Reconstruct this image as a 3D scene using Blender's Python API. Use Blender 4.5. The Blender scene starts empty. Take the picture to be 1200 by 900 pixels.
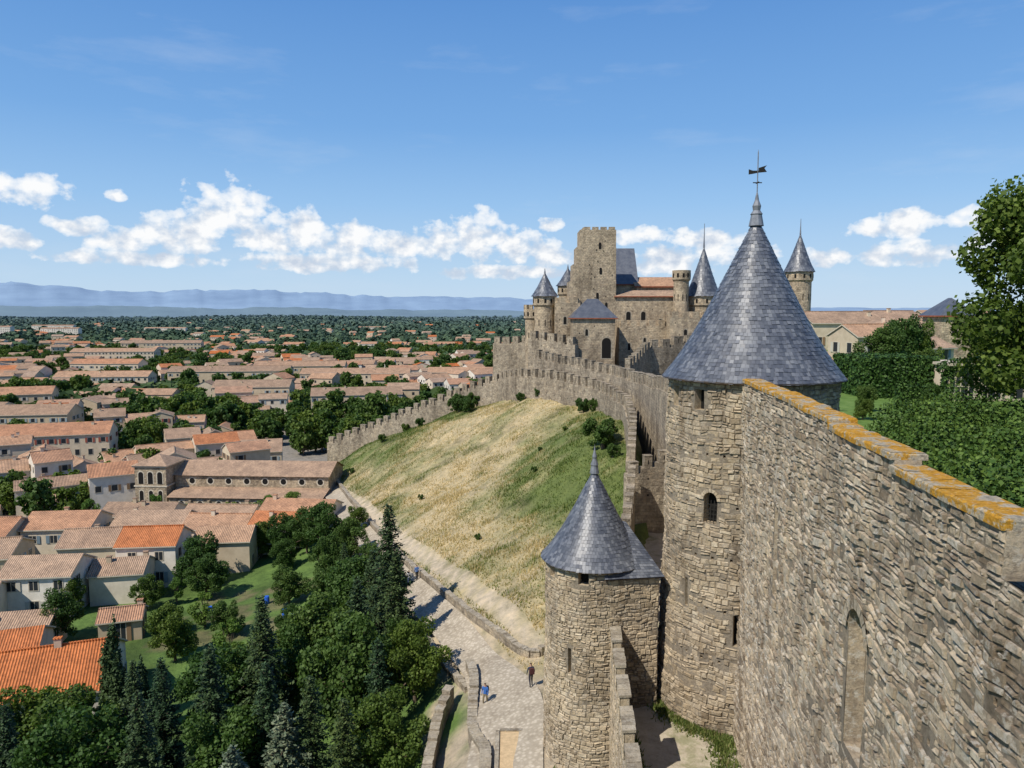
import bpy, math, random
import numpy as np
from mathutils import Vector, Matrix
random.seed(7)
RNG=np.random.default_rng(11)
U=random.uniform
sc=bpy.context.scene
COL=sc.collection
# ------------------------------------------------------------------ materials
def newmat(name):
    m=bpy.data.materials.new(name); m.use_nodes=True
    nt=m.node_tree; b=nt.nodes['Principled BSDF']
    b.inputs['Roughness'].default_value=.9
    try: b.inputs['Specular IOR Level'].default_value=.2
    except Exception: pass
    return m,nt,b
def N(nt,t,**k):
    n=nt.nodes.new(t)
    for a,v in k.items(): setattr(n,a,v)
    return n
def L(nt,a,b): nt.links.new(a,b)
def ramp(nt,fac,stops,interp='LINEAR'):
    r=nt.nodes.new('ShaderNodeValToRGB'); r.color_ramp.interpolation=interp
    el=r.color_ramp.elements
    while len(el)<len(stops): el.new(.5)
    for e,(p,c) in zip(el,stops):
        e.position=p; e.color=(c[0],c[1],c[2],1)
    if fac is not None: L(nt,fac,r.inputs[0])
    return r.outputs[0]
def mix(nt,f,a,b,mode='MIX'):
    m=nt.nodes.new('ShaderNodeMix'); m.data_type='RGBA'; m.blend_type=mode
    for s,v in ((0,f),(6,a),(7,b)):
        if isinstance(v,(int,float)): m.inputs[s].default_value=v
        elif isinstance(v,tuple): m.inputs[s].default_value=(v[0],v[1],v[2],1)
        else: L(nt,v,m.inputs[s])
    return m.outputs[2]
def noise(nt,vec,scale,detail=4,rough=.55):
    n=N(nt,'ShaderNodeTexNoise'); n.inputs['Scale'].default_value=scale
    n.inputs['Detail'].default_value=detail; n.inputs['Roughness'].default_value=rough
    if vec is not None: L(nt,vec,n.inputs['Vector'])
    return n.outputs[0]
def math_(nt,op,a,b=None,c=None,clamp=False):
    n=N(nt,'ShaderNodeMath',operation=op,use_clamp=clamp)
    for i,v in enumerate((a,b,c)):
        if v is None: continue
        if isinstance(v,(int,float)): n.inputs[i].default_value=v
        else: L(nt,v,n.inputs[i])
    return n.outputs[0]
def bump(nt,b,h,strength=.5,dist=.05):
    n=N(nt,'ShaderNodeBump'); n.inputs['Strength'].default_value=strength; n.inputs['Distance'].default_value=dist
    L(nt,h,n.inputs['Height']); L(nt,n.outputs[0],b.inputs['Normal'])
def pos(nt): return N(nt,'ShaderNodeNewGeometry').outputs['Position']
def rnd(nt): return N(nt,'ShaderNodeAttribute',attribute_name='rnd').outputs['Fac']
def stone_block_mat(name,stops,lichen=0,dark=.5):
    m,nt,b=newmat(name); p=pos(nt)
    c=ramp(nt,rnd(nt),stops)
    n1=noise(nt,p,.35,5); n2=noise(nt,p,6,6,.75)
    c=mix(nt,.85,c,ramp(nt,n2,[(.3,(.45,.43,.4)),(.5,(.97,.97,.97)),(.72,(1.35,1.3,1.2))]),'MULTIPLY')
    mp=N(nt,'ShaderNodeMapping'); mp.inputs['Scale'].default_value=(1,1,.3); L(nt,p,mp.inputs[0])
    c=mix(nt,dark,c,ramp(nt,n1,[(.35,(.6,.57,.54)),(.6,(1.15,1.12,1.05))]),'MULTIPLY')
    c=mix(nt,.8,c,ramp(nt,noise(nt,mp.outputs[0],.8,6,.65),[(.34,(.58,.53,.47)),(.48,(1,1,1)),(.7,(1.15,1.1,1.0))]),'MULTIPLY')
    if lichen:
        n3=noise(nt,p,2.6,8,.78); n4=noise(nt,p,.25,3)
        f=math_(nt,'MULTIPLY',ramp(nt,n3,[(.52,(0,0,0)),(.58,(1,1,1))]),ramp(nt,n4,[(.35,(.35,.35,.35)),(.6,(1,1,1))]))
        c=mix(nt,math_(nt,'MULTIPLY',f,lichen),c,(.58,.55,.48))
        n5=noise(nt,p,3.3,6,.75)
        c=mix(nt,math_(nt,'MULTIPLY',ramp(nt,n5,[(.58,(0,0,0)),(.66,(1,1,1))]),min(1,lichen)),c,(.085,.07,.055))
    L(nt,c,b.inputs['Base Color'])
    bump(nt,b,noise(nt,p,9,8,.75),1,.06)
    return m
M={}
M['wall_stone']=stone_block_mat('curtain_wall_stone',[(0,(.24,.19,.14)),(.25,(.36,.295,.215)),(.5,(.44,.37,.28)),(.7,(.5,.43,.335)),(.85,(.37,.305,.225)),(1,(.56,.5,.4))],.55,.5)
M['tower_stone']=stone_block_mat('tower_stone',[(0,(.26,.21,.15)),(.3,(.40,.33,.235)),(.6,(.48,.40,.295)),(.85,(.36,.30,.225)),(1,(.55,.475,.36))],.25,.6)
M['mortar']=stone_block_mat('mortar',[(0,(.22,.19,.15)),(1,(.27,.23,.18))],0,.4)
M['step_stone']=stone_block_mat('dressed_stone',[(0,(.30,.26,.2)),(1,(.42,.37,.29))],.3,.3)
def far_stone(name,c1,c2,scale=1.0):
    m,nt,b=newmat(name); p=pos(nt)
    uv=N(nt,'ShaderNodeUVMap').outputs[0]
    w=N(nt,'ShaderNodeVectorMath',operation='MULTIPLY_ADD')
    nn=N(nt,'ShaderNodeTexNoise'); nn.inputs['Scale'].default_value=.8; L(nt,p,nn.inputs['Vector'])
    L(nt,nn.outputs['Color'],w.inputs[0]); w.inputs[1].default_value=(.35,.35,0); L(nt,uv,w.inputs[2])
    br=N(nt,'ShaderNodeTexBrick'); L(nt,w.outputs[0],br.inputs['Vector'])
    br.inputs['Scale'].default_value=scale; br.inputs['Brick Width'].default_value=.6; br.inputs['Row Height'].default_value=.32
    br.inputs['Mortar Size'].default_value=.025; br.inputs['Color1'].default_value=(*c1,1); br.inputs['Color2'].default_value=(*c2,1)
    br.inputs['Mortar'].default_value=(c1[0]*.6,c1[1]*.6,c1[2]*.6,1); br.inputs['Mortar Smooth'].default_value=.4
    c=mix(nt,.9,br.outputs[0],ramp(nt,noise(nt,p,1.3,9,.78),[(.32,(.33,.31,.29)),(.5,(.95,.95,.95)),(.68,(1.5,1.43,1.3))]),'MULTIPLY')
    mp=N(nt,'ShaderNodeMapping'); mp.inputs['Scale'].default_value=(1,1,.35); L(nt,p,mp.inputs[0])
    c=mix(nt,.85,c,ramp(nt,noise(nt,mp.outputs[0],.3,6,.7),[(.35,(.5,.48,.46)),(.55,(1.05,1.04,1.02)),(.7,(1.25,1.2,1.1))]),'MULTIPLY')
    L(nt,c,b.inputs['Base Color'])
    h=mix(nt,.5,noise(nt,p,2.5,6,.7),br.outputs[0])
    bump(nt,b,h,1,.35)
    return m
M['far_stone']=far_stone('rampart_masonry',(.42,.36,.275),(.30,.25,.19))
M['keep_stone']=far_stone('keep_masonry',(.51,.42,.30),(.38,.305,.22))
def simple(name,col,rough=.9,metal=0,nscale=None,var=.3,spec=None):
    m,nt,b=newmat(name)
    b.inputs['Roughness'].default_value=rough; b.inputs['Metallic'].default_value=metal
    if nscale:
        p=pos(nt); c=mix(nt,1,(*col,),ramp(nt,noise(nt,p,nscale,5,.65),[(.3,(1-var,)*3),(.7,(1+var,)*3)]),'MULTIPLY')
        L(nt,c,b.inputs['Base Color'])
    else: b.inputs['Base Color'].default_value=(*col,1)
    return m
M['dark']=simple('dark_opening',(.012,.011,.01))
M['lead']=simple('lead_finial',(.2,.21,.23),.5,.3,3)
M['iron']=simple('iron',(.04,.035,.03),.6,.6)
M['wood']=simple('weathered_wood',(.12,.08,.05),.8,0,4)
M['redwood']=simple('red_painted_timber',(.27,.09,.05),.8,0,2)
m,nt,b=newmat('lichen_coping'); p=pos(nt)
c=ramp(nt,noise(nt,p,1.5,8,.75),[(.3,(.16,.14,.115)),(.4,(.38,.33,.25)),(.46,(.46,.39,.28)),(.50,(.5,.27,.04)),(.6,(.53,.25,.02)),(.68,(.48,.42,.32))])
c=mix(nt,.8,c,ramp(nt,noise(nt,p,11,6,.75),[(.3,(.4,.4,.4)),(.6,(1.15,1.15,1.15))]),'MULTIPLY')
L(nt,c,b.inputs['Base Color']); bump(nt,b,noise(nt,p,7,7,.72),1,.08); M['coping']=m
m,nt,b=newmat('slate'); p=pos(nt)
c=ramp(nt,rnd(nt),[(0,(.062,.07,.09)),(.5,(.10,.11,.135)),(1,(.16,.17,.195))])
c=mix(nt,.8,c,ramp(nt,noise(nt,p,1.1,6,.7),[(.35,(.6,.61,.65)),(.65,(1.3,1.26,1.15))]),'MULTIPLY')
L(nt,c,b.inputs['Base Color']); b.inputs['Roughness'].default_value=.42; b.inputs['Specular IOR Level'].default_value=.5
M['slate']=m
m,nt,b=newmat('rendered_wall'); p=pos(nt)
c=ramp(nt,rnd(nt),[(0,(.52,.41,.27)),(.25,(.64,.54,.4)),(.45,(.45,.35,.23)),(.6,(.7,.62,.5)),(.75,(.6,.45,.33)),(.9,(.76,.71,.62)),(1,(.54,.44,.32))])
c=mix(nt,.6,c,ramp(nt,noise(nt,p,.7,7,.7),[(.3,(.66,.64,.6)),(.6,(1.04,1.04,1.03))]),'MULTIPLY')
L(nt,c,b.inputs['Base Color']); M['plaster']=m
def tilemat(name,stops):
    m,nt,b=newmat(name); p=pos(nt); uv=N(nt,'ShaderNodeUVMap').outputs[0]
    c=ramp(nt,rnd(nt),stops)
    n=noise(nt,p,2.6,5,.75)
    c=mix(nt,.9,c,ramp(nt,n,[(.28,(.5,.5,.52)),(.5,(1,1,1)),(.72,(1.35,1.32,1.28))]),'MULTIPLY')
    c=mix(nt,.7,c,ramp(nt,noise(nt,p,.5,5,.65),[(.35,(.6,.6,.61)),(.65,(1.15,1.13,1.1))]),'MULTIPLY')
    w=N(nt,'ShaderNodeTexWave',wave_type='BANDS',bands_direction='X'); L(nt,uv,w.inputs['Vector'])
    w.inputs['Scale'].default_value=1.25; w.inputs['Distortion'].default_value=.6; w.inputs['Detail'].default_value=1; w.inputs['Detail Scale'].default_value=2
    c=mix(nt,.6,c,ramp(nt,w.outputs[0],[(.1,(.5,.45,.43)),(.6,(1.1,1.1,1.1))]),'MULTIPLY')
    L(nt,c,b.inputs['Base Color']); bump(nt,b,w.outputs[0],.8,.1); return m
M['tile']=tilemat('terracotta_tiles',[(0,(.42,.28,.19)),(.2,(.50,.35,.24)),(.36,(.39,.27,.185)),(.52,(.54,.34,.215)),(.68,(.54,.275,.155)),(.8,(.46,.34,.25)),(.9,(.56,.23,.105)),(1,(.56,.175,.055))])
M['glass']=simple('window_glass',(.03,.035,.04),.15)
m,nt,b=newmat('painted_shutter')
L(nt,ramp(nt,rnd(nt),[(0,(.28,.34,.36)),(.3,(.25,.16,.09)),(.5,(.5,.47,.4)),(.7,(.16,.22,.26)),(.85,(.3,.09,.06)),(1,(.55,.53,.5))],'CONSTANT'),b.inputs['Base Color']); M['shutter']=m
M['trim']=simple('stone_trim',(.52,.46,.36),.9,0,3,.2)
def leafmat(name,stops,trans=.25):
    m,nt,b=newmat(name); oi=N(nt,'ShaderNodeObjectInfo').outputs['Random']
    c=ramp(nt,rnd(nt),stops)
    c=mix(nt,1,c,ramp(nt,oi,[(0,(.65,.78,.8)),(.5,(1,1,1)),(1,(1.45,1.22,.9))]),'MULTIPLY')
    L(nt,c,b.inputs['Base Color']); b.inputs['Roughness'].default_value=.6
    if trans:
        t=N(nt,'ShaderNodeBsdfTranslucent'); L(nt,mix(nt,1,c,(1.4,1.6,.6),'MULTIPLY'),t.inputs[0])
        mx=N(nt,'ShaderNodeMixShader'); mx.inputs[0].default_value=trans
        L(nt,b.outputs[0],mx.inputs[1]); L(nt,t.outputs[0],mx.inputs[2])
        L(nt,mx.outputs[0],nt.nodes['Material Output'].inputs[0])
    return m
M['leaf']=leafmat('broadleaf_foliage',[(0,(.022,.046,.01)),(.5,(.055,.1,.02)),(1,(.11,.17,.04))])
M['needle']=leafmat('conifer_foliage',[(0,(.016,.035,.014)),(.5,(.035,.065,.025)),(1,(.07,.11,.04))],0)
M['cedar']=leafmat('cedar_foliage',[(0,(.04,.07,.055)),(.5,(.08,.12,.09)),(1,(.14,.18,.14))],0)
M['lightleaf']=leafmat('plane_foliage',[(0,(.05,.1,.015)),(.5,(.1,.17,.03)),(1,(.16,.24,.05))])
M['hedge']=leafmat('hedge_foliage',[(0,(.014,.036,.007)),(.5,(.036,.08,.016)),(1,(.085,.15,.03))],0)
M['bark']=simple('bark',(.12,.09,.065),.95,0,3,.4)
M['grassblade']=leafmat('grass_blades',[(0,(.065,.11,.022)),(.35,(.15,.18,.05)),(.6,(.31,.265,.125)),(1,(.52,.42,.25))],.25)
# ------------------------------------------------------------------ mesh builder
class MB:
    def __init__(s): s.v=[];s.f=[];s.m=[];s.uv=[];s.r=[]
    def face(s,pts,m=0,r=None,uv=None):
        i=len(s.v); n=len(pts); s.v.extend(pts); s.f.append(tuple(range(i,i+n))); s.m.append(m)
        s.r.append(random.random() if r is None else r)
        if uv is None:
            a,b,c=pts[0],pts[1],pts[2]
            ux,uy,uz=b[0]-a[0],b[1]-a[1],b[2]-a[2]; vx,vy,vz=c[0]-a[0],c[1]-a[1],c[2]-a[2]
            nx,ny,nz=uy*vz-uz*vy,uz*vx-ux*vz,ux*vy-uy*vx
            l=math.sqrt(nx*nx+ny*ny+nz*nz) or 1; nx/=l;ny/=l;nz/=l
            h=math.hypot(nx,ny)
            if h<.02: s.uv.extend((p[0],p[1]) for p in pts)
            else:
                tx,ty=-ny/h,nx/h; bx,by,bz=-nz*ty,nz*tx,nx*ty-ny*tx
                s.uv.extend((p[0]*tx+p[1]*ty,p[0]*bx+p[1]*by+p[2]*bz) for p in pts)
        else: s.uv.extend(uv)
    def box(s,x0,x1,y0,y1,z0,z1,m=0,r=None,T=None):
        P=[(x,y,z) for z in (z0,z1) for y in (y0,y1) for x in (x0,x1)]
        if T: P=[T(*p) for p in P]
        for q in ((0,2,3,1),(4,5,7,6),(0,1,5,4),(2,6,7,3),(0,4,6,2),(1,3,7,5)): s.face([P[i] for i in q],m,r)
    def obj(s,name,mats,smooth=False,parent=None):
        me=bpy.data.meshes.new(name); me.from_pydata(s.v,[],s.f)
        for k in mats: me.materials.append(M[k])
        me.polygons.foreach_set('material_index',s.m)
        a=me.attributes.new('rnd','FLOAT','FACE'); a.data.foreach_set('value',s.r)
        u=me.uv_layers.new(name='UVMap'); u.data.foreach_set('uv',np.array(s.uv,dtype=np.float32).ravel())
        if smooth: me.polygons.foreach_set('use_smooth',[True]*len(s.f))
        me.update(); o=bpy.data.objects.new(name,me); COL.objects.link(o)
        if parent: o.parent=parent
        return o
def np_mesh(name,V,F,mats,mi=None,r=None,smooth=False):
    me=bpy.data.meshes.new(name); V=np.asarray(V,np.float32); F=np.asarray(F,np.int32); k=F.shape[1]
    me.vertices.add(len(V)); me.vertices.foreach_set('co',V.ravel())
    me.loops.add(F.size); me.loops.foreach_set('vertex_index',F.ravel())
    me.polygons.add(len(F)); me.polygons.foreach_set('loop_start',np.arange(len(F),dtype=np.int32)*k)
    try: me.polygons.foreach_set('loop_total',np.full(len(F),k,dtype=np.int32))
    except Exception: pass
    for q in mats: me.materials.append(M[q])
    if mi is not None: me.polygons.foreach_set('material_index',np.asarray(mi,np.int32))
    if r is not None:
        a=me.attributes.new('rnd','FLOAT','FACE'); a.data.foreach_set('value',np.asarray(r,np.float32))
    me.update(calc_edges=True); me.validate()
    if smooth: me.polygons.foreach_set('use_smooth',np.ones(len(F),bool))
    return me
def link(name,me,loc=(0,0,0),s=(1,1,1),rz=0):
    o=bpy.data.objects.new(name,me); o.location=loc; o.scale=s if isinstance(s,tuple) else (s,s,s); o.rotation_euler=(0,0,rz); COL.objects.link(o); return o
# ------------------------------------------------------------------ terrain (camera height = 0)
CP=np.array([(-.5,41.8,-27),(0,48.5,-27),(-1.6,54.3,-27.5),(-5.4,64.3,-28.5),(-11.2,78.5,-30),(-19.3,99.8,-32),(-30.2,128,-34),(-38,150,-35.5),(-1,34,-27),(-1,25,-27.5),
(4,40,-26.3),(4.5,30,-26.5),(2.3,56,-26.9),(1.1,62,-26),(8,68,-21.8),(12.9,82,-18.4),(3.9,83,-22.6),(-3.9,83,-26.4),(-12.4,105,-28.4),(-21.5,122,-30.3),
(-31,148,-31.8),(-41,172,-36),(-17.5,150,-23),(-6.9,148,-19.2),(0,142,-16.4),(7.5,130,-15),(13.4,115,-14.9),(15.4,98,-15),(0,110,-22),(7,100,-17.7),(-8.6,122,-24.3),
(-8,45,-32.5),(-11,55,-33.5),(-17,68,-34.5),(-20,80,-35),(-28,100,-36),(-38,125,-37.2),(-50,150,-38.5),(-20,45,-36),(-40,45,-37),(-30,70,-37),(-45,85,-37.5),
(-60,60,-38),(-60,110,-38.5),(-80,80,-39),(-100,120,-39.5),(-120,60,-39.5),(-150,150,-40),(-70,160,-39.5),(-60,200,-39.5),(-100,250,-40),(-30,230,-39.5),(0,250,-40),
(-20,205,-37),(-45,178,-37.5),(-15,186,-32),(-1.7,152,-17.5),(5,150,-15),(10,170,-17),(20,150,-14),(40,120,-14),(60,60,-22),(60,250,-34),(15,35,-26.5),(15,60,-21),
(-150,250,-40),(-20,25,-35),(-60,20,-38),(-200,60,-40),(-200,200,-40),(12,72,-20),(-33,165,-29.5),(-19,163,-24.5)],float)
def _k(r2): return np.where(r2>0,.5*r2*np.log(np.maximum(r2,1e-9)),0)
_n=len(CP); _D=((CP[:,None,:2]-CP[None,:,:2])**2).sum(-1)/1e4
_A=np.zeros((_n+3,_n+3)); _A[:_n,:_n]=_k(_D)+np.eye(_n)*1e-4; _P=np.c_[np.ones(_n),CP[:,:2]/100]; _A[:_n,_n:]=_P; _A[_n:,:_n]=_P.T
_W=np.linalg.solve(_A,np.r_[CP[:,2],0,0,0])
OW=np.array([(4.3,20),(5.1,33),(6.2,43),(8.5,55),(11.3,68),(14,85),(15.6,100),(13.8,116),(8,129),(1,141),(-3,149)],float)
def xo(y): return np.interp(y,OW[:,1],OW[:,0])
def ss(a,b,x): 
    t=np.clip((x-a)/(b-a),0,1); return t*t*(3-2*t)
ROAD=np.array([(-1,28),(-.6,38),(-.5,42),(-.1,48.5),(-1.6,54.3),(-5.4,64.3),(-11.2,78.5),(-19.3,99.8),(-30.2,128),(-38,150),(-52,176),(-72,205)],float)
DIRT=np.array([(2,56.5),(.9,60),(-2.6,67.5),(-8.3,82),(-16,100),(-24,120),(-33,140)],float)
def H(x,y):
    x=np.atleast_1d(np.asarray(x,float)); y=np.atleast_1d(np.asarray(y,float))
    xc=np.clip(x,-200,65); yc=np.clip(y,15,260)
    xf=xc.ravel();yf=yc.ravel();z=np.zeros(xf.shape)
    for i in range(0,len(xf),20000):
        a=xf[i:i+20000];b=yf[i:i+20000]
        d=((a[:,None]-CP[None,:,0])**2+(b[:,None]-CP[None,:,1])**2)/1e4
        z[i:i+20000]=_k(d)@_W[:_n]+_W[_n]+_W[_n+1]*a/100+_W[_n+2]*b/100
    z=z.reshape(x.shape)
    w=ss(-150,-110,x)*(1-ss(60,100,x))*(1-ss(225,260,y))*ss(-10,25,y)
    z=z*w+(-40)*(1-w)
    ins=(x>xo(y)+1.2)&(y<141)&(y>0); k=ss(1.2,3,x-xo(y))*ss(0,5,y)*(1-ss(136,141,y))
    z=np.where(ins,z*(1-k)+np.minimum(z,-27.5)*k,z)
    f=ss(1200,3000,y); z=z+f*(6*np.sin(x/310+y/700)+5*np.sin(x/170-y/450)+8)
    bumpz=.22*np.sin(x*.9+1.3*np.sin(y*.5))*np.sin(y*.7+np.cos(x*.4))+.35*np.sin(x*.31+2*np.sin(y*.13))*np.sin(y*.23); z=z+bumpz*ss(58,66,y)*(1-ss(160,170,y))*ss(2,6,x-np.interp(y,ROAD[:,1],ROAD[:,0]))*(x<xo(y))
    return z
def h1(x,y): return float(H(x,y)[0])
def ext(b,far,n): return [b+(far-b)*((i/n)**3.2) for i in range(1,n+1)]
xs=np.r_[sorted(ext(-130,-26000,42)),np.arange(-130,60,1.0),ext(60,26000,42)]
ys=np.r_[sorted(ext(15,-400,8)),np.arange(15,250,1.1),ext(250,30000,70)]
X,Y=np.meshgrid(xs,ys); Z=H(X,Y)
nx,ny=len(xs),len(ys)
idx=np.arange(nx*ny).reshape(ny,nx)
F=np.stack([idx[:-1,:-1],idx[:-1,1:],idx[1:,1:],idx[1:,:-1]],-1).reshape(-1,4)
def vn(x,y,s,seed=0):
    x=x/s+seed*13.7; y=y/s+seed*7.3; xi=np.floor(x).astype(int); yi=np.floor(y).astype(int); fx=x-xi; fy=y-yi
    def hsh(a,b): 
        v=np.sin(a*127.1+b*311.7+seed)*43758.5453; return v-np.floor(v)
    fx=fx*fx*(3-2*fx); fy=fy*fy*(3-2*fy)
    return (hsh(xi,yi)*(1-fx)+hsh(xi+1,yi)*fx)*(1-fy)+(hsh(xi,yi+1)*(1-fx)+hsh(xi+1,yi+1)*fx)*fy
def dline(x,y,P):
    d=np.full(np.shape(x),1e9)
    for a,b in zip(P[:-1],P[1:]):
        v=b-a; t=np.clip(((x-a[0])*v[0]+(y-a[1])*v[1])/(v@v),0,1)
        d=np.minimum(d,np.hypot(x-a[0]-t*v[0],y-a[1]-t*v[1]))
    return d
HL=np.array([(7,132),(-4,120),(-11,106),(-12,96),(-9,86)],float)
HL2=np.array([(4,137),(-12,142),(-22,132),(-24,118),(-18,108)],float)
def dryness(x,y):
    n=vn(x,y,12,1)*.34+vn(x+.4*y,y*.5,5,2)*.28+vn(x,y,2.2,3)*.22+vn(x,y,.9,4)*.16
    b=np.maximum(1-dline(x,y,HL)/15,1-dline(x,y,HL2)/15)
    return np.clip(.44+np.clip(b,-.6,1)*.5+(n-.5)*2.8,0,1)*ss(-45,-35,x)
def gcol(x,y):
    green=np.array([.11,.14,.04]); straw=np.array([.42,.34,.2]); sand=np.array([.47,.39,.28]); garden=np.array([.085,.14,.035]); town=np.array([.24,.215,.18]); soil=np.array([.13,.095,.06])
    d=dryness(x,y)[...,None]
    ch=green*(1-d)+straw*d
    dk=ss(.62,.75,vn(x,y,3.5,15)*.6+vn(x,y,1.3,16)*.4)[...,None]*(1-d*.6); ch=ch*(1-.5*dk)
    side=ss(-3,0,x-np.interp(y,ROAD[:,1],ROAD[:,0]))[...,None]*(y<182)[...,None]
    beds=((x>-42)&(x<-22)&(y>78)&(y<98)&(np.mod(x+.3*y,4.2)<2.6)&(np.mod(y-.3*x,7)<5.2))[...,None]
    gd=garden*(.6+.9*vn(x,y,4,5)[...,None]); gd=np.where(beds,soil*(.5+.5*vn(x,y,1.2,2)[...,None])+gd*.4,gd)
    lowl=np.where((y<118)[...,None],gd,town)
    c=lowl*(1-side)+ch*side
    dd=(ss(.6,1.4,dline(x,y,DIRT)+1.0*vn(x,y,2,8)-.4))[...,None]; c=sand*(1-dd)+c*dd
    rd=(ss(1.9,2.9,dline(x,y,ROAD)+1.2*vn(x,y,1.7,9)-.4))[...,None]; c=sand*.9*(1-rd)+c*rd
    gz=((x>-7)&(x<3.2)&(y<55)&(y>34))[...,None]*ss(.3,.6,vn(x,y,1.5,3))[...,None]; c=c*(1-gz)+sand*.8*gz
    far=(y>260)[...,None]; g2=ss(.40,.53,vn(x,y,40,6))[...,None]
    c=np.where(far,(town*(1-g2)+np.array([.07,.1,.035])*g2),c)
    return c
C=gcol(X,Y).reshape(-1,3)
me=np_mesh('ground',np.stack([X,Y,Z],-1).reshape(-1,3),F,[],smooth=True)
a=me.attributes.new('gcol','FLOAT_COLOR','POINT'); a.data.foreach_set('color',np.c_[C,np.ones(len(C))].astype(np.float32).ravel())
m,nt,b=newmat('terrain'); p=pos(nt)
at=N(nt,'ShaderNodeAttribute',attribute_name='gcol').outputs['Color']
c=mix(nt,.9,at,ramp(nt,noise(nt,p,.9,8,.75),[(.28,(.45,.48,.45)),(.5,(1,1,1)),(.72,(1.5,1.42,1.32))]),'MULTIPLY')
sx=N(nt,'ShaderNodeSeparateXYZ'); L(nt,p,sx.inputs[0])
mp=N(nt,'ShaderNodeMapping'); mp.inputs['Scale'].default_value=(.006,.0022,0); L(nt,p,mp.inputs[0])
fc=ramp(nt,noise(nt,mp.outputs[0],1,8,.7),[(.35,(.025,.045,.02)),(.5,(.045,.075,.03)),(.6,(.12,.14,.06)),(.68,(.06,.085,.035)),(.78,(.24,.22,.14))])
fy=N(nt,'ShaderNodeMapRange',interpolation_type='SMOOTHSTEP'); L(nt,sx.outputs[1],fy.inputs[0]); fy.inputs[1].default_value=500; fy.inputs[2].default_value=850
c=mix(nt,fy.outputs[0],c,fc)
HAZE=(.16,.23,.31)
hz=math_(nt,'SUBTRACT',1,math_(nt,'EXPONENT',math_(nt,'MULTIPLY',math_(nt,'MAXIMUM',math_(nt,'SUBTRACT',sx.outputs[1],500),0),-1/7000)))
c=mix(nt,hz,c,HAZE)  # distance haze painted into the ground colour, stronger with world Y
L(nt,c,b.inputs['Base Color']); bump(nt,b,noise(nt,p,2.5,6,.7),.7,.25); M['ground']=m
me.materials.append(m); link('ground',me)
n=260000
gx=RNG.uniform(-42,17,n); gy=RNG.uniform(54,168,n)
rx=np.interp(gy,ROAD[:,1],ROAD[:,0]); keep=(gx>rx+2.4)&(gx<xo(gy)-.3)&(dline(gx,gy,DIRT)>.9)&(RNG.uniform(0,1,n)<np.clip(1.3-gy/260,0,1))&(RNG.uniform(0,1,n)<.05+1.4*vn(gx,gy,2.6,12)*(.4+vn(gx,gy,.8,13)))
gx=gx[keep];gy=gy[keep];n=len(gx);gz=H(gx,gy)
d=dryness(gx,gy)
hh=RNG.uniform(.08,.3,n)*(.5+1.5*vn(gx,gy,3.5,9)**2+.5*vn(gx,gy,1,10)); an=RNG.uniform(0,6.28,n); w=RNG.uniform(.03,.09,n); lx=RNG.normal(0,.12,n); ly=RNG.normal(0,.12,n)
V=np.zeros((n,3,3)); V[:,0]=np.c_[gx-w*np.cos(an),gy-w*np.sin(an),gz-.05]; V[:,1]=np.c_[gx+w*np.cos(an),gy+w*np.sin(an),gz-.05]; V[:,2]=np.c_[gx+lx,gy+ly,gz+hh]
link('grass',np_mesh('grass',V.reshape(-1,3),np.arange(3*n).reshape(-1,3),['grassblade'],r=np.clip(d*.85+.07+RNG.normal(0,.17,n)-.25*(vn(gx,gy,3.5,15)>.66),0,1)))
# ------------------------------------------------------------------ road
m,nt,b=newmat('cobbles'); p=pos(nt)
v=N(nt,'ShaderNodeTexVoronoi'); v.inputs['Scale'].default_value=3.6; L(nt,p,v.inputs['Vector'])
c=ramp(nt,noise(nt,p,.6,8,.75),[(.3,(.31,.26,.195)),(.5,(.45,.39,.3)),(.72,(.55,.48,.38))])
c=mix(nt,.5,c,ramp(nt,v.outputs['Distance'],[(.2,(1.1,1.1,1.1)),(.6,(.5,.47,.43))]),'MULTIPLY')
L(nt,c,b.inputs['Base Color']); bump(nt,b,noise(nt,p,3,5),.5,.1); M['cobble']=m
m,nt,b=newmat('sandy_paving'); p=pos(nt)
c=ramp(nt,noise(nt,p,1.2,8,.75),[(.3,(.3,.26,.19)),(.5,(.43,.37,.28)),(.7,(.52,.46,.36))])
c=mix(nt,ramp(nt,noise(nt,p,.5,6,.7),[(.52,(0,0,0)),(.62,(.6,.6,.6))]),c,(.16,.17,.07))
L(nt,c,b.inputs['Base Color']); bump(nt,b,noise(nt,p,6,6),.5,.06); M['sand']=m
M['ochre']=simple('ochre_gravel',(.52,.38,.22),.95,0,5,.2)
def resample(P,step):
    P=np.asarray(P,float); d=np.r_[0,np.cumsum(np.hypot(*np.diff(P[:,:2],axis=0).T))]
    t=np.arange(0,d[-1],step); 
    Q=np.stack([np.interp(t,d,P[:,i]) for i in range(P.shape[1])],-1)
    for _ in range(3): Q[1:-1]=.25*Q[:-2]+.5*Q[1:-1]+.25*Q[2:]
    return Q
def strip(name,P,wf,mat,lift=.06,step=1.0,nc=6):
    Q=resample(P,step); T=np.gradient(Q,axis=0); T/=np.linalg.norm(T,axis=1)[:,None]; Nn=np.c_[T[:,1],-T[:,0]]
    o=np.linspace(-1,1,nc+1); V=Q[:,None,:]+Nn[:,None,:]*o[None,:,None]*wf(Q[:,1])[:,None,None]
    zz=H(V[...,0],V[...,1])+lift; zc=zz[:,nc//2][:,None]; zz=np.maximum(zz,zc*.5+zz*.5)
    V=np.concatenate([V,zz[...,None]],-1); nr=len(Q); I=np.arange(nr*(nc+1)).reshape(nr,nc+1)
    F=np.stack([I[:-1,:-1],I[:-1,1:],I[1:,1:],I[1:,:-1]],-1).reshape(-1,4)
    link(name,np_mesh(name,V.reshape(-1,3),F,[mat],smooth=True))
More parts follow.
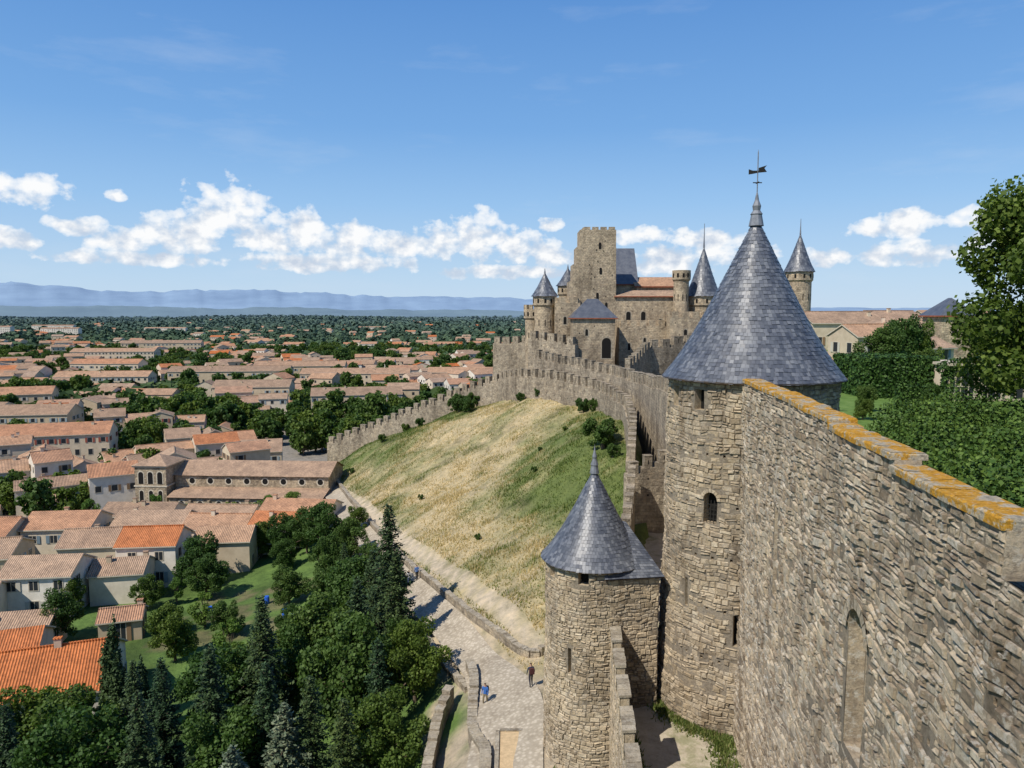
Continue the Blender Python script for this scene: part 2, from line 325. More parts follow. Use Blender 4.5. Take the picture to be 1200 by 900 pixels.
strip('cobbled_road',ROAD,lambda y:1.5+.85*(1-ss(50,58,y)),'cobble',.12)
mb=MB()
qx0,qx1,qy0,qy1=-.8,2.0,38.5,45.2
mb.face([(qx0,qy0,-26.72),(qx1,qy0,-26.72),(qx1,qy1,-26.7),(qx0,qy1,-26.7)],0)
mb.box(qx0-.25,qx0,qy0,qy1,-27.4,-26.6,1); mb.box(qx0,qx1,qy1,qy1+.25,-27.4,-26.62,1)
mb.obj('paved_landing',['ochre','step_stone'])
# ------------------------------------------------------------------ masonry
def masonry(mb,fn,s0,s1,t0,t1,ch,cl,dd,holes=(),m=0,mm=1,step=1.0,warp=1.0):
    def inh(a,b,c,d): return any(a<h[1] and b>h[0] and c<h[3] and d>h[2] for h in holes)
    def W(s,t):
        k=warp*min(1,max(0,(t1-t)/.6),1)*min(1,max(0,(t-t0)/.6))
        return k*(.055*math.sin(1.7*s+.9*t)+.04*math.sin(3.3*s-1.3*t+2)+.03*math.sin(6.1*s+2.2*t))
    def stone(a,bb,t,te):
        if bb-a<.07 or inh(a,bb,t,te): return
        g=U(.004,.022); i=U(.015,.045); D=U(*dd); j=lambda:U(-.026,.026)
        o=[(a+g+j(),t+g+j()),(bb-g+j(),t+g+j()),(bb-g+j(),te-g+j()),(a+g+j(),te-g+j())]
        q=[(o[0][0]+i,o[0][1]+i),(o[1][0]-i,o[1][1]+i),(o[2][0]-i,o[2][1]-i),(o[3][0]+i,o[3][1]-i)]
        A=[fn(x,y+W(x,y),-.01) for x,y in o]; B=[fn(x,y+W(x,y),max(.004,D+U(-.022,.022))) for x,y in q]; r=random.random()
        mb.face(B,m,r,uv=q)
        for k in range(4):
            k2=(k+1)%4; mb.face([A[k],A[k2],B[k2],B[k]],m,r*.7,uv=[o[k],o[k2],q[k2],q[k]])
    t=t0
    while t<t1-.02:
        te=min(t+U(*ch),t1)
        if t1-te<.1: te=t1
        s=s0-U(0,.3); hgt=te-t
        while s<s1:
            e=s+U(*cl)*(1.25 if hgt>.26 else 1)*(.5 if random.random()<.15 else 1); a=max(s,s0); bb=min(e,s1); s=e
            if hgt>.22 and random.random()<.28:
                mid=t+hgt*U(.38,.62); stone(a,bb,t,mid)
                if bb-a>.4 and random.random()<.5: x=a+(bb-a)*U(.35,.65); stone(a,x,mid,te); stone(x,bb,mid,te)
                else: stone(a,bb,mid,te)
            else: stone(a,bb,t,te)
        t=te
    S=sorted(set(list(np.arange(s0,s1,step))+[s1]+[x for h in holes for x in h[:2]])); T=sorted(set(list(np.arange(t0,t1,2.0))+[t1]+[x for h in holes for x in h[2:4]]))
    for a,b_ in zip(S[:-1],S[1:]):
        for c_,d_ in zip(T[:-1],T[1:]):
            if inh((a+b_)/2-1e-4,(a+b_)/2+1e-4,(c_+d_)/2-1e-4,(c_+d_)/2+1e-4): continue
            mb.face([fn(a,c_,0),fn(b_,c_,0),fn(b_,d_,0),fn(a,d_,0)],mm,.5)
def recess(mb,fn,h,dep,m=0,md=2,arch=False,grid=False,mi=3,back=None):
    a,b,c,d=h; bk=md if back is None else back
    if arch:
        r=(b-a)/2; cx=(a+b)/2; cz=d-r*1.2; arc=[(cx+r*math.cos(t),cz+r*1.2*math.sin(t)) for t in np.linspace(0,math.pi,13)]
        for p,q in zip(arc[:-1],arc[1:]):
            mb.face([fn(p[0],p[1],.03),fn(q[0],q[1],.03),fn(q[0],d,.03),fn(p[0],d,.03)],m,.4)
            mb.face([fn(p[0],p[1],.03),fn(q[0],q[1],.03),fn(q[0],q[1],-dep),fn(p[0],p[1],-dep)],m,.2)
        n=9
        for k in range(n):
            t0_=math.pi*(k+.06)/n; t1_=math.pi*(k+.94)/n
            mb.face([fn(cx+rr*math.cos(t),cz+rr*1.15*math.sin(t),.1) for rr,t in ((r,t0_),(r*1.45,t0_),(r*1.45,t1_),(r,t1_))],m,U(.3,1))
        prof=[(a,c),(b,c)]+arc
    else: prof=[(a,c),(b,c),(b,d),(a,d)]; mb.face([fn(a,d,0),fn(b,d,0),fn(b,d,-dep),fn(a,d,-dep)],m,.3)
    mb.face([fn(x,y,-dep) for x,y in prof],bk,.3)
    dd=d if not arch else d-(b-a)/2*1.2
    for p,q in (((a,c),(a,dd)),((b,c),(b,dd)),((a,c),(b,c))):
        mb.face([fn(*p,.0),fn(*q,.0),fn(*q,-dep),fn(*p,-dep)],m,.4)
    if grid:
        for k in range(1,4):
            x=a+(b-a)*k/4; mb.face([fn(x-.02,c,-.05),fn(x+.02,c,-.05),fn(x+.02,dd,-.05),fn(x-.02,dd,-.05)],mi)
        k=c+.25
        while k<dd: mb.face([fn(a,k-.02,-.06),fn(b,k-.02,-.06),fn(b,k+.02,-.06),fn(a,k+.02,-.06)],mi); k+=.25
LZ=-22.5
def fw(s,t,d):
    d=d+.06*math.sin(s*.4+t*.3)+.04*math.sin(s*1.1-t*.8)
    return (7.4+.119*s-.993*d,.993*s+.119*d,t)
mb=MB()
segs=[(-6,6.8,-4.45),(6.8,12.35,-4.12),(13.35,18.5,-3.76),(18.5,23.6,-3.46),(23.6,39.6,-3.28)]
H1=(29.9,30.6,-11.8,-8.0); H2=(19.9,21.3,-12.8,-8.4)
WH=[H1,H2]
for z in (-7.2,-9.6,-13.5,-16.2):
    for k in range(14,37,3):
        h=(k+z*.13,k+z*.13+.13,z,z+.15)
        if not any(h[0]<q[1]+.3 and h[1]>q[0]-.3 and h[2]<q[3]+.3 and h[3]>q[2]-.3 for q in WH[:2]): WH.append(h)
masonry(mb,fw,-6,39.6,LZ-1,-4.85,(.15,.34),(.18,.62),(.0,.095),WH)
recess(mb,fw,H1,.3,0,2,back=1); recess(mb,fw,H2,.55,0,2,arch=True,back=1)
for h in WH[2:]: recess(mb,fw,h,.3,0,2)
T=lambda s,t,z:fw(s,z,-t)
for a,b_,z in segs:
    masonry(mb,fw,a,b_,-4.85,z-.2,(.15,.28),(.2,.55),(.0,.08),[],warp=.6)
    s=a
    while s<b_-.01:
        e=min(s+1.0,b_); mb.box(s,e,.14,.6,-4.9,z-.2,0,U(.2,.8),T); s=e
    for e in (a,b_): mb.box(e-.02 if e==b_ else e-.01,e+.01 if e==b_ else e+.02,.0,.65,-4.9,z-.2,0,.4,T)
    s=a
    while s<b_-.01:
        e=min(s+U(.5,1.1),b_); e=b_ if b_-e<.35 else e; o=U(-.03,.03); zz=z+U(-.035,.035); cham=U(.03,.06)
        A=[(s+.012,-.09+o),(e-.012,-.09+o+U(-.02,.02)),(e-.012,.82+o),(s+.012,.82+o)]
        B=[(s+.03,-.09+o+cham),(e-.03,-.09+o+cham),(e-.03,.8+o-cham),(s+.03,.8+o-cham)]
        r=random.random()
        mb.face([T(x,y,zz+U(-.015,.015)) for x,y in B],3,r)
        for k in range(4):
            k2=(k+1)%4; mb.face([T(*A[k],zz-cham),T(*A[k2],zz-cham),T(*B[k2],zz),T(*B[k],zz)],3,r); mb.face([T(*A[k],z-.2),T(*A[k2],z-.2),T(*A[k2],zz-cham),T(*A[k],zz-cham)],3,r)
        s=e
s=-6
while s<39.5:
    e=s+1.2; mb.box(s,e,.7,2.3,-5.6,-5.2,4,.5,T); mb.box(s,e,.6,.72,-23,-5.2,1,.5,T); mb.box(s,e,2.2,2.3,-10,-5.6,1,.5,T); s=e
mb.obj('curtain_wall',['wall_stone','mortar','dark','coping','step_stone'])
def slate_cone(mb,cx,cy,z0,Hh,R,row,wid,m=0,bell=.12,a0=0,a1=2*math.pi):
    def pr(h): 
        t=min(max(h/Hh,0),1); return R*((1-bell)*(1-t)+bell*(1-t)**5)
    nrow=int(Hh/row)
    for k in range(nrow):
        h0=k*row; h1_=min(h0+row*1.25,Hh); r0=pr(h0)+.035; r1=pr(h1_)+.008
        n=max(6,int((a1-a0)*r0/wid)); off=.5*(k%2)
        for i in range(n):
            a=a0+(a1-a0)*(i+off+.03)/n; c=a0+(a1-a0)*(i+off+.97)/n; j=U(-.01,.012); dz=U(-.03,.03)*row/.2
            mb.face([(cx+(r0+j)*math.cos(a),cy+(r0+j)*math.sin(a),z0+h0+dz),(cx+(r0+j)*math.cos(c),cy+(r0+j)*math.sin(c),z0+h0+dz),
                     (cx+r1*math.cos(c),cy+r1*math.sin(c),z0+h1_),(cx+r1*math.cos(a),cy+r1*math.sin(a),z0+h1_)],m)
    n=32; st=12
    for k in range(st):
        h0=Hh*k/st;h1_=Hh*(k+1)/st;r0=pr(h0);r1=pr(h1_)
        for i in range(n):
            a=2*math.pi*i/n;c=2*math.pi*(i+1)/n
            mb.face([(cx+r0*math.cos(a),cy+r0*math.sin(a),z0+h0),(cx+r0*math.cos(c),cy+r0*math.sin(c),z0+h0),(cx+r1*math.cos(c),cy+r1*math.sin(c),z0+h1_),(cx+r1*math.cos(a),cy+r1*math.sin(a),z0+h1_)],m,.2)
def lathe(mb,cx,cy,prof,m,n=16,r=.5):
    for (r0,z0),(r1,z1) in zip(prof[:-1],prof[1:]):
        for i in range(n):
            a=2*math.pi*i/n;c=2*math.pi*(i+1)/n
            mb.face([(cx+r0*math.cos(a),cy+r0*math.sin(a),z0),(cx+r0*math.cos(c),cy+r0*math.sin(c),z0),(cx+r1*math.cos(c),cy+r1*math.sin(c),z1),(cx+r1*math.cos(a),cy+r1*math.sin(a),z1)],m,r,
              uv=[(a*max(r0,r1),z0),(c*max(r0,r1),z0),(c*max(r0,r1),z1),(a*max(r0,r1),z1)])
TX,TY,TR=13.65,42.0,4.55
def ft(s,t,d):
    R=TR+.018*(-3.6-t)+d+(.1 if t<-20.5 else 0)+.05*math.sin(s*.8+t*.5)+.03*math.sin(s*2.1-t*1.3); a=math.radians(90)+s/TR
    return (TX+R*math.cos(a),TY+R*math.sin(a),t)
arc=lambda deg: math.radians(deg-90)*TR
mb=MB()
TH=[(arc(228)-.38,arc(228)+.38,-11.1,-9.4),(arc(217)-.32,arc(217)+.32,-5.1,-4.0),(arc(258)-.12,arc(258)+.12,-8.8,-7.2),(arc(190)-.3,arc(190)+.3,-5.1,-4.0),(arc(212)-.1,arc(212)+.1,-16,-14.4),(arc(258)-.35,arc(258)+.35,-5.1,-4.0),(arc(247)-.12,arc(247)+.12,-17.5,-15.8)]
for z in (-7.5,-10.2,-13,-15.8,-18.6):
    for dg in range(196,268,12):
        h=(arc(dg+z)-.07,arc(dg+z)+.07,z,z+.15)
        if not any(h[0]<q[1]+.3 and h[1]>q[0]-.3 and h[2]<q[3]+.2 and h[3]>q[2]-.2 for q in TH): TH.append(h)
masonry(mb,ft,0,arc(395),LZ-1,-3.62,(.17,.34),(.22,.58),(.0,.1),TH,warp=.7)
for i,h in enumerate(TH): recess(mb,ft,h,.5,0,2,arch=(i==0),grid=(i==0))
mb.obj('round_tower',['tower_stone','mortar','dark','iron'])
rt=bpy.data.objects['round_tower']
mb=MB(); slate_cone(mb,TX,TY,-3.55,9.0,4.98,.2,.22)
lathe(mb,TX,TY,[(4.4,-3.7),(4.98,-3.6),(5.02,-3.5)],1,48)
o=mb.obj('slate_cone',['slate','wood']); o.parent=rt
mb=MB()
lathe(mb,TX,TY,[(.42,4.9),(.3,5.5),(.34,5.55),(.2,5.75),(.24,6.0),(.12,6.3),(.07,6.6),(.03,6.75),(.03,8.9),(0,9.1)],0,12)
mb.obj('finial',['lead']).parent=rt
mb=MB()
def thin(mb,pts,y0,y1,m=0):
    mb.face([(x,y0,z) for x,z in pts],m); mb.face([(x,y1,z) for x,z in pts],m)
    for p,q in zip(pts,pts[1:]+pts[:1]): mb.face([(p[0],y0,p[1]),(q[0],y0,q[1]),(q[0],y1,q[1]),(p[0],y1,p[1])],m)
x=TX; thin(mb,[(x-.5,8.0),(x-.28,7.93),(x+.05,7.93),(x+.05,8.08),(x+.5,8.22),(x+.36,8.06),(x+.5,7.86),(x+.05,7.82),(x-.3,7.75),(x-.5,7.72)],TY-.02,TY+.02)
mb.box(x-.25,x+.25,TY-.02,TY+.02,7.25,7.3,0); mb.box(x-.02,x+.02,TY-.25,TY+.25,7.25,7.3,0)
mb.obj('weathervane',['iron']).parent=rt
SX,SY,SR=4.87,43,2.78
def fs(s,t,d):
    R=SR+d+.012*(-14.3-t)+.03*math.sin(s+t)+.02*math.sin(s*2.3-t); a=math.radians(90)+s/SR
    return (SX+R*math.cos(a),SY+R*math.sin(a),t)
arcs=lambda deg: math.radians(deg-90)*SR
mb=MB()
SH=[(arcs(252)-.3,arcs(252)+.3,-15.2,-14.5),(arcs(205)-.25,arcs(205)+.25,-15.2,-14.6),(arcs(236)-.1,arcs(236)+.1,-20.5,-19)]
masonry(mb,fs,0,arcs(450),-27.6,-14.25,(.16,.32),(.2,.5),(.0,.085),SH,warp=.7)
for h in SH: recess(mb,fs,h,.5,0,2)
def fg(o,t):
    def f(s,z,d): 
        n=(t[1],-t[0]); return (o[0]+t[0]*s+n[0]*d,o[1]+t[1]*s+n[1]*d,z)
    return f
g=fg((SX+.6,SY-2.75),(.985,.17)); masonry(mb,g,0,2.9,-23,-14.9,(.16,.32),(.22,.52),(.0,.08),[])
g2=fg((SX+.6+2.86,SY-2.75+.49),(-.1,.995)); masonry(mb,g2,0,4.6,-23,-14.9,(.16,.28),(.22,.52),(.01,.06),[])
mb.obj('wall_turret',['tower_stone','mortar','dark'])
st=bpy.data.objects['wall_turret']
mb=MB(); slate_cone(mb,SX,SY,-14.35,5.3,3.12,.17,.18,0,.14)
lathe(mb,SX,SY,[(2.7,-14.5),(3.12,-14.4),(3.15,-14.33)],1,40)
def slate_plane(mb,P0,P1,A0,A1,row=.17,wid=.2,m=0):
    P0,P1,A0,A1=[Vector(p) for p in (P0,P1,A0,A1)]; Hh=((A0+A1)/2-(P0+P1)/2).length; nr=max(2,int(Hh/row)); nrm=(P1-P0).cross(A0-P0).normalized()
    if nrm.z<0: nrm=-nrm
    for k in range(nr):
        a=P0.lerp(A0,k/nr);b_=P1.lerp(A1,k/nr);c_=P0.lerp(A0,min(1,(k+1.2)/nr));d_=P1.lerp(A1,min(1,(k+1.2)/nr)); n=max(1,int((b_-a).length/wid))
        for i in range(n):
            f0,f1=(i+.03)/n,(i+.97)/n; mb.face([tuple(a.lerp(b_,f0)+nrm*.035),tuple(a.lerp(b_,f1)+nrm*.035),tuple(c_.lerp(d_,f1)+nrm*.008),tuple(c_.lerp(d_,f0)+nrm*.008)],m)
    mb.face([tuple(P0),tuple(P1),tuple(A1),tuple(A0)] if (A1-A0).length>1e-4 else [tuple(P0),tuple(P1),tuple(A0)],m,.2)
A=(SX+.3,SY-3.0,-14.75);B=(SX+3.75,SY-2.5,-14.75);Cc=(SX+3.35,SY+2.4,-14.75);D=(SX+.3,SY+2.8,-14.75); ap=(SX+.6,SY,-11.9); ap2=(SX+1.9,SY,-12.3)
slate_plane(mb,A,B,ap,ap2); slate_plane(mb,B,Cc,ap2,ap2); slate_plane(mb,Cc,D,ap2,ap); mb.face([(p[0],p[1],-14.8) for p in (A,B,Cc,D)],1)
mb.obj('slate_cone',['slate','wood']).parent=st
mb=MB(); lathe(mb,SX,SY,[(.28,-9.35),(.2,-8.9),(.24,-8.85),(.12,-8.5),(.14,-8.35),(.05,-8.0),(0,-7.6)],0,10); mb.obj('finial',['lead']).parent=st
# ------------------------------------------------------------------ crenellated walls
def cren_wall(name,P,th=.9,mod=2.4,ml=1.5,mh=1.4,mat='far_stone',slit=True):
    P=np.asarray(P,float); d=np.r_[0,np.cumsum(np.hypot(*np.diff(P[:,:2],axis=0).T))]; n=max(1,int(round(d[-1]/mod)))
    t=np.linspace(0,d[-1],n+1); t[1:-1]+=RNG.uniform(-.2,.2,n-1); Q=np.stack([np.interp(t,d,P[:,i]) for i in range(4)],-1); mb=MB()
    for a,b_ in zip(Q[:-1],Q[1:]):
        v=b_[:2]-a[:2]; l=np.hypot(*v); v=v/l; nn=(-v[1],v[0])
        T=lambda s,q,z:(a[0]+v[0]*s+nn[0]*q,a[1]+v[1]*s+nn[1]*q,z)
        zt=min(a[2],b_[2])+U(-.15,.12)-.1; zb=min(a[3],b_[3])-1.5
        mb.box(0,l,-th/2,th/2,zb,zt-mh,0,None,T)
        k=l*ml/mod*U(.88,1.12); o=(l-k)/2
        mb.box(o,o+k,-th/2-.003,th/2-.15,zt-mh,zt,0,None,T)
        mb.box(o-.03,o+k+.03,-th/2-.04,th/2-.12,zt,zt+.08,0,None,T)
        if slit:
            for q in (th/2-.147,-th/2-.006): mb.face([T(l/2-.06,q,zt-mh+.3),T(l/2+.06,q,zt-mh+.3),T(l/2+.06,q,zt-.4),T(l/2-.06,q,zt-.4)],1)
        for z in (zt-mh-1.2,zt-mh-2.8):
            if z>zb+2 and random.random()<.7:
                for q in (th/2+.006,-th/2-.006): mb.face([T(l/2-.08,q,z),T(l/2+.08,q,z),T(l/2+.08,q,z+.18),T(l/2-.08,q,z+.18)],1)
    return mb.obj(name,[mat,'dark'])
mb=MB()
def fo(s,t,d): return (2.3+.082*s-.9966*d,.9966*s-.082*d,t)
masonry(mb,fo,18,41.2,-28,-19.0,(.16,.3),(.22,.55),(.0,.07),[])
T=lambda s,q,z:fo(s,z,-q)
mb.box(18,41.2,.05,.5,-28,-19.0,1,.5,T)
s=18.3; k=0
while s<41:
    e=min(s+1.9,41.2)
    if k%2==0:
        masonry(mb,fo,s,e,-19,-17.65,(.16,.26),(.25,.5),(.01,.05)); mb.box(s,e,.03,.45,-19,-17.65,0,.5,T)
        q=s-.05
        while q<e: w_=min(U(.4,.7),e+.04-q); mb.box(q,q+w_-.02,-.08+U(-.02,.02),.52+U(-.02,.02),-17.65,-17.52+U(-.03,.02),2,None,T); q+=w_
    else: mb.box(s,e,-.05,.5,-19.0,-18.9,2,None,T); e=s+1.0
    s=e; k+=1
mb.obj('outer_ward_wall',['tower_stone','mortar','step_stone'])
cren_wall('outer_ward_wall',[(6.6,46,-17,-24),(8.5,55,-15.6,-23),(10.2,63,-14.6,-20),(11.3,69,-13.8,-20)],.8)
cren_wall('ward_cross_wall',[(10.9,70,-14.0,-22),(13,70.5,-13.3,-22),(17,71,-12.4,-22)],.8,1.7,1.0,1.1)
cren_wall('outer_ward_wall',[(11.6,71.5,-13,-20),(14,85,-11.6,-18),(15.6,100,-10.8,-15.5),(13.8,116,-10.3,-15.5),(8,129,-9.8,-15.6),(1,141,-10.2,-16.6),(-2.5,150,-11.6,-18.5)],.9)
cren_wall('rampart_descending_wall',[(-2.5,150,-11.6,-18.5),(-10,158,-14.6,-21),(-19,164,-18.6,-25),(-32.3,173,-24.4,-31),(-45,179,-29.8,-38.5)],1.0)
cren_wall('barbican_wall',[(-4,166,-5.0,-20),(4,160,-4.6,-18),(9,152,-4.2,-18)],.9)
cren_wall('inner_rampart',[(14.8,46,-4.5,-23.5),(16,62,-5.5,-21),(16.6,72,-6.3,-21),(17.4,88,-7.3,-19),(17.9,101,-8.0,-17),(16.0,117,-8.0,-16),(10.5,130,-7.4,-16),(4.5,142,-6.6,-17)],1.0)
cren_wall('castle_curtain_wall',[(18,116,-7.0,-16),(24,132,-4.6,-16),(38,138,-3.0,-16)],1.0)
cren_wall('castle_curtain_wall',[(3.5,146,-3.0,-16.5),(12,137,-4.0,-16)],1.0)
def low_wall(name,P,th=.45,hgt=.9,down=1.2,step=1.2,mat='far_stone'):
    Q=resample(P,step); mb=MB()
    for a,b_ in zip(Q[:-1],Q[1:]):
        v=b_-a; l=np.hypot(*v); v=v/l; nn=(-v[1],v[0]); z=h1(*((a+b_)/2))
        T=lambda s,q,zz:(a[0]+v[0]*s+nn[0]*q,a[1]+v[1]*s+nn[1]*q,zz)
        zz=z+hgt+U(-.07,.07); mb.box(-.02,l,-th/2,th/2,z-down,zz,0,None,T); k=0
        while k<l-.05:
            e=min(k+U(.3,.6),l); mb.box(k,e-.02,-th/2-.04+U(-.03,.02),th/2+.04+U(-.02,.03),zz,zz+U(.06,.12),1,None,T); k=e
    return mb.obj(name,[mat,'step_stone'])
def off(P,o):
    g=np.gradient(P,axis=0); g/=np.linalg.norm(g,axis=1)[:,None]; return [tuple(q) for q in P+np.c_[g[:,1],-g[:,0]]*o]
R2=ROAD[4:10]; low_wall('roadside_wall',[(3.6,58.5),(3.0,55.8),(1.6,55.2)]+off(R2,1.8)[1:],.45,.6)
low_wall('roadside_wall',off(ROAD[4:8],-1.9),.4,.4)
low_wall('ramp_wall',[(-1.6,38),(-1.6,44.4),(-2.7,46.5),(-2.8,50),(-2.8,54),(-3.5,57)],.6,.9,4,.9)
low_wall('ramp_wall',[(-5.3,38),(-5.5,46),(-5.3,51),(-4.4,54)],.6,1.6,5,.9)
mb=MB()
IW=np.array([(11.5,20),(11.9,34),(13.2,44),(16,62),(16.6,72)],float); zl=lambda y: float(np.interp(y,[20,46,62,72],[-22.5,-22.5,-21.4,-21]))
yy=np.arange(16,71,1.5)
for a,b_ in zip(yy[:-1],yy[1:]):
    for k in range(6):
        f=lambda y,q:(float(xo(y))+.3+(float(np.interp(y,IW[:,1],IW[:,0]))+1.5-float(xo(y)))*q/6,y,zl(y)+.08*math.sin(y*.9+q*2))
        mb.face([f(a,k),f(a,k+1),f(b_,k+1),f(b_,k)],0)
mb.obj('ward_path',['sand'],True)
def tufts(name,pts,n,h=(.1,.35)):
    P=np.array(pts,float); i=RNG.integers(0,len(P),n); c=P[i][:,:3]+np.c_[RNG.normal(0,1,n)*P[i][:,3],RNG.normal(0,1,n)*P[i][:,3],np.zeros(n)]
    an=RNG.uniform(0,6.28,n); w=RNG.uniform(.03,.08,n); hh=RNG.uniform(*h,n)
    V=np.zeros((n,3,3)); V[:,0]=c-np.c_[w*np.cos(an),w*np.sin(an),0*w]; V[:,1]=c+np.c_[w*np.cos(an),w*np.sin(an),0*w]; V[:,2]=c+np.c_[RNG.normal(0,.1,n),RNG.normal(0,.1,n),hh]
    link(name,np_mesh(name,V.reshape(-1,3),np.arange(3*n).reshape(-1,3),['grassblade'],r=np.clip(RNG.normal(.25,.15,n),0,1)))
tp=[(TX+5.2*math.cos(a)-.1,TY+5.2*math.sin(a),LZ,.35) for a in np.radians(np.arange(180,255,7))]+[(11.0-.12*k,37-k*.9,LZ,.35) for k in range(14)]+[(6.2,40-k,LZ,.2) for k in range(12)]+[(4+.3*k,39.7,-26.4,.35) for k in range(-4,5)]+[(2.7,37-k,-26.5,.4) for k in range(8)]
tufts('grass',tp,14000)
# ------------------------------------------------------------------ castle
def archp(mb,f,sc_,z0,w,h,d,m,r=.3):
    rr=w/2; pts=[(sc_-rr,z0),(sc_+rr,z0)]+[(sc_+rr*math.cos(t),z0+h-rr+rr*math.sin(t)) for t in np.linspace(0,math.pi,9)]
    mb.face([f(x,z,d) for x,z in pts],m,r)
def block(name,x0,x1,y0,y1,zb,zt,roof=None,rh=2.5,cren=False,wins=(),parent=None,mat='keep_stone',top=None,rot=0):
    mb=MB(); cx,cy=(x0+x1)/2,(y0+y1)/2; c_,s_=math.cos(rot),math.sin(rot)
    T=lambda x,y,z:(cx+(x-cx)*c_-(y-cy)*s_,cy+(x-cx)*s_+(y-cy)*c_,z)
    mb.box(x0,x1,y0,y1,zb,zt,0,None,T)
    if cren:
        for (a0,a1,fx) in ((x0,x1,True),(y0,y1,False)):
            n=max(2,int((a1-a0)/1.8)); w=(a1-a0)/n
            for i in range(n):
                p,q=a0+i*w+w*.18,a0+(i+1)*w-w*.18
                for e in ((y0,y0+.5),(y1-.5,y1)) if fx else ((x0,x0+.5),(x1-.5,x1)):
                    if fx: mb.box(p,q,e[0]-.003,e[1],zt,zt+1.1,0,None,T)
                    else: mb.box(e[0]-.004,e[1]+.004,p,q,zt,zt+1.1,0,None,T)
    if roof=='hip':
        o=.45; X0,X1,Y0,Y1=x0-o,x1+o,y0-o,y1+o; k=min(X1-X0,Y1-Y0)/2
        if X1-X0>Y1-Y0: r0,r1=(X0+k*.85,cy),(X1-k*.85,cy)
        else: r0,r1=(cx,Y0+k*.85),(cx,Y1-k*.85)
        P=[T(X0,Y0,zt),T(X1,Y0,zt),T(X1,Y1,zt),T(X0,Y1,zt)]; a=T(*r0,zt+rh); b_=T(*r1,zt+rh)
        if X1-X0>Y1-Y0: fs_=[[P[0],P[1],b_,a],[P[1],P[2],b_],[P[2],P[3],a,b_],[P[3],P[0],a]]
        else: fs_=[[P[0],P[1],a],[P[1],P[2],b_,a],[P[2],P[3],b_],[P[3],P[0],a,b_]]
        for q in fs_: mb.face(q,1,U(.15,.4))
        mb.box(X0,X1,Y0,Y1,zt-.2,zt-.003,3,None,T)
    if roof=='gable':
        o=.5; X0,X1,Y0,Y1=x0-o,x1+o,y0-o,y1+o
        mb.face([T(X0,Y0,zt-.1),T(X1,Y0,zt-.1),T(X1,cy,zt+rh),T(X0,cy,zt+rh)],1,.55); mb.face([T(X0,Y1,zt-.1),T(X1,Y1,zt-.1),T(X1,cy,zt+rh),T(X0,cy,zt+rh)],1,.5)
        for xx in (x0,x1): mb.face([T(xx,y0,zt),T(xx,y1,zt),T(xx,cy,zt+rh-.1)],0)
        mb.box(X0,X1,Y0+.02,y0,zt-.35,zt-.12,3,None,T)
    f=lambda s,z,d:T(x0+s,y0-d,z)
    for (s,z,w,h) in wins:
        archp(mb,f,s,z-.15,w+.4,h+.35,.02,4,.5); archp(mb,f,s,z,w,h,.035,2)
    if mat=='keep_stone':
        for _ in range(int((x1-x0)*(zt-zb)/14)):
            s=U(.5,x1-x0-.5); z=U(zb+3,zt-.8)
            if all(abs(s-q[0])>q[2] or not q[1]-.5<z<q[1]+q[3]+.5 for q in wins): mb.face([f(s-.09,z,.01),f(s+.09,z,.01),f(s+.09,z+.22,.01),f(s-.09,z+.22,.01)],2)
    o=mb.obj(name,[mat,'slate' if top!='tile' else 'tile','dark','redwood','step_stone']); o.parent=parent; return o
castle=bpy.data.objects.new('castle',None); COL.objects.link(castle)
def taper(name,xa,xb,y0,y1,zb,zt,bl,br,n=9):
    mb=MB(); hs=[zb+(zt-zb)*(k/n) for k in range(n+1)]
    for k in range(n):
        g=1-k/n
        mb.box(xa-bl*g**1.1,xb+br*g,y0-.004*(n-k),y1,hs[k],hs[k+1],0)
    f=lambda s,z,d:(xa+s,y0-d-.06,z)
    for s,z in ((3.4,13),(3.6,8),(3.0,3),(1.8,-1),(4.8,1)): archp(mb,f,s,z,.5,1.3,.02,1)
    for i in range(4):
        w=(xb-xa)/4; mb.box(xa+i*w+.2,xa+(i+1)*w-.2,y0+.01,y0+.5,zt,zt+.55,0); mb.box(xa+.01,xa+.5,y0+i*1.5+.6,y0+i*1.5+1.5,zt,zt+.5,0)
    for _ in range(14): s=U(.5,6); z=U(2,16); mb.face([f(s-.09,z,.01),f(s+.09,z,.01),f(s+.09,z+.22,.01),f(s-.09,z+.22,.01)],1)
    o=mb.obj(name,['keep_stone','dark']); o.parent=castle
taper('watch_tower',14.2,20.8,150,156.5,-14,16.8,6.6,.3)
block('square_tower',11.4,19.2,138,145,-17,-.7,'hip',3.6,False,[(6.2,-8.2,1.7,3.8),(2.5,-4,.5,1.2),(4.2,-12,.4,1.2)],castle)
block('slate_hall',22.3,26.6,160,172,-12,6.5,'gable',8,False,[],castle)
block('great_hall',21.0,37,150,158,-12,3.6,'hip',1.3,False,[(2.5,-1.5,.9,2),(5.5,-1.5,.9,2),(9,-3,.9,2),(12,-1,.7,1.4)],castle,top='tile')
block('upper_hall',26.5,35,158.5,166,-10,6.0,'gable',2.0,False,[],castle,top='tile')
block('hall_wing',20.8,30,144,149.5,-14,-2.3,None,0,True,[(2,-7,.5,1.4),(5,-6,.5,1.4)],castle)
block('hall_wing',30,38,141,147,-14,-.6,None,0,True,[(3,-4.5,.6,1.6)],castle)
block('gate_block',8.5,13.5,147,153,-16,2.2,None,0,True,[(2,-2,.6,1.5),(3.4,-8,.8,2.4)],castle)
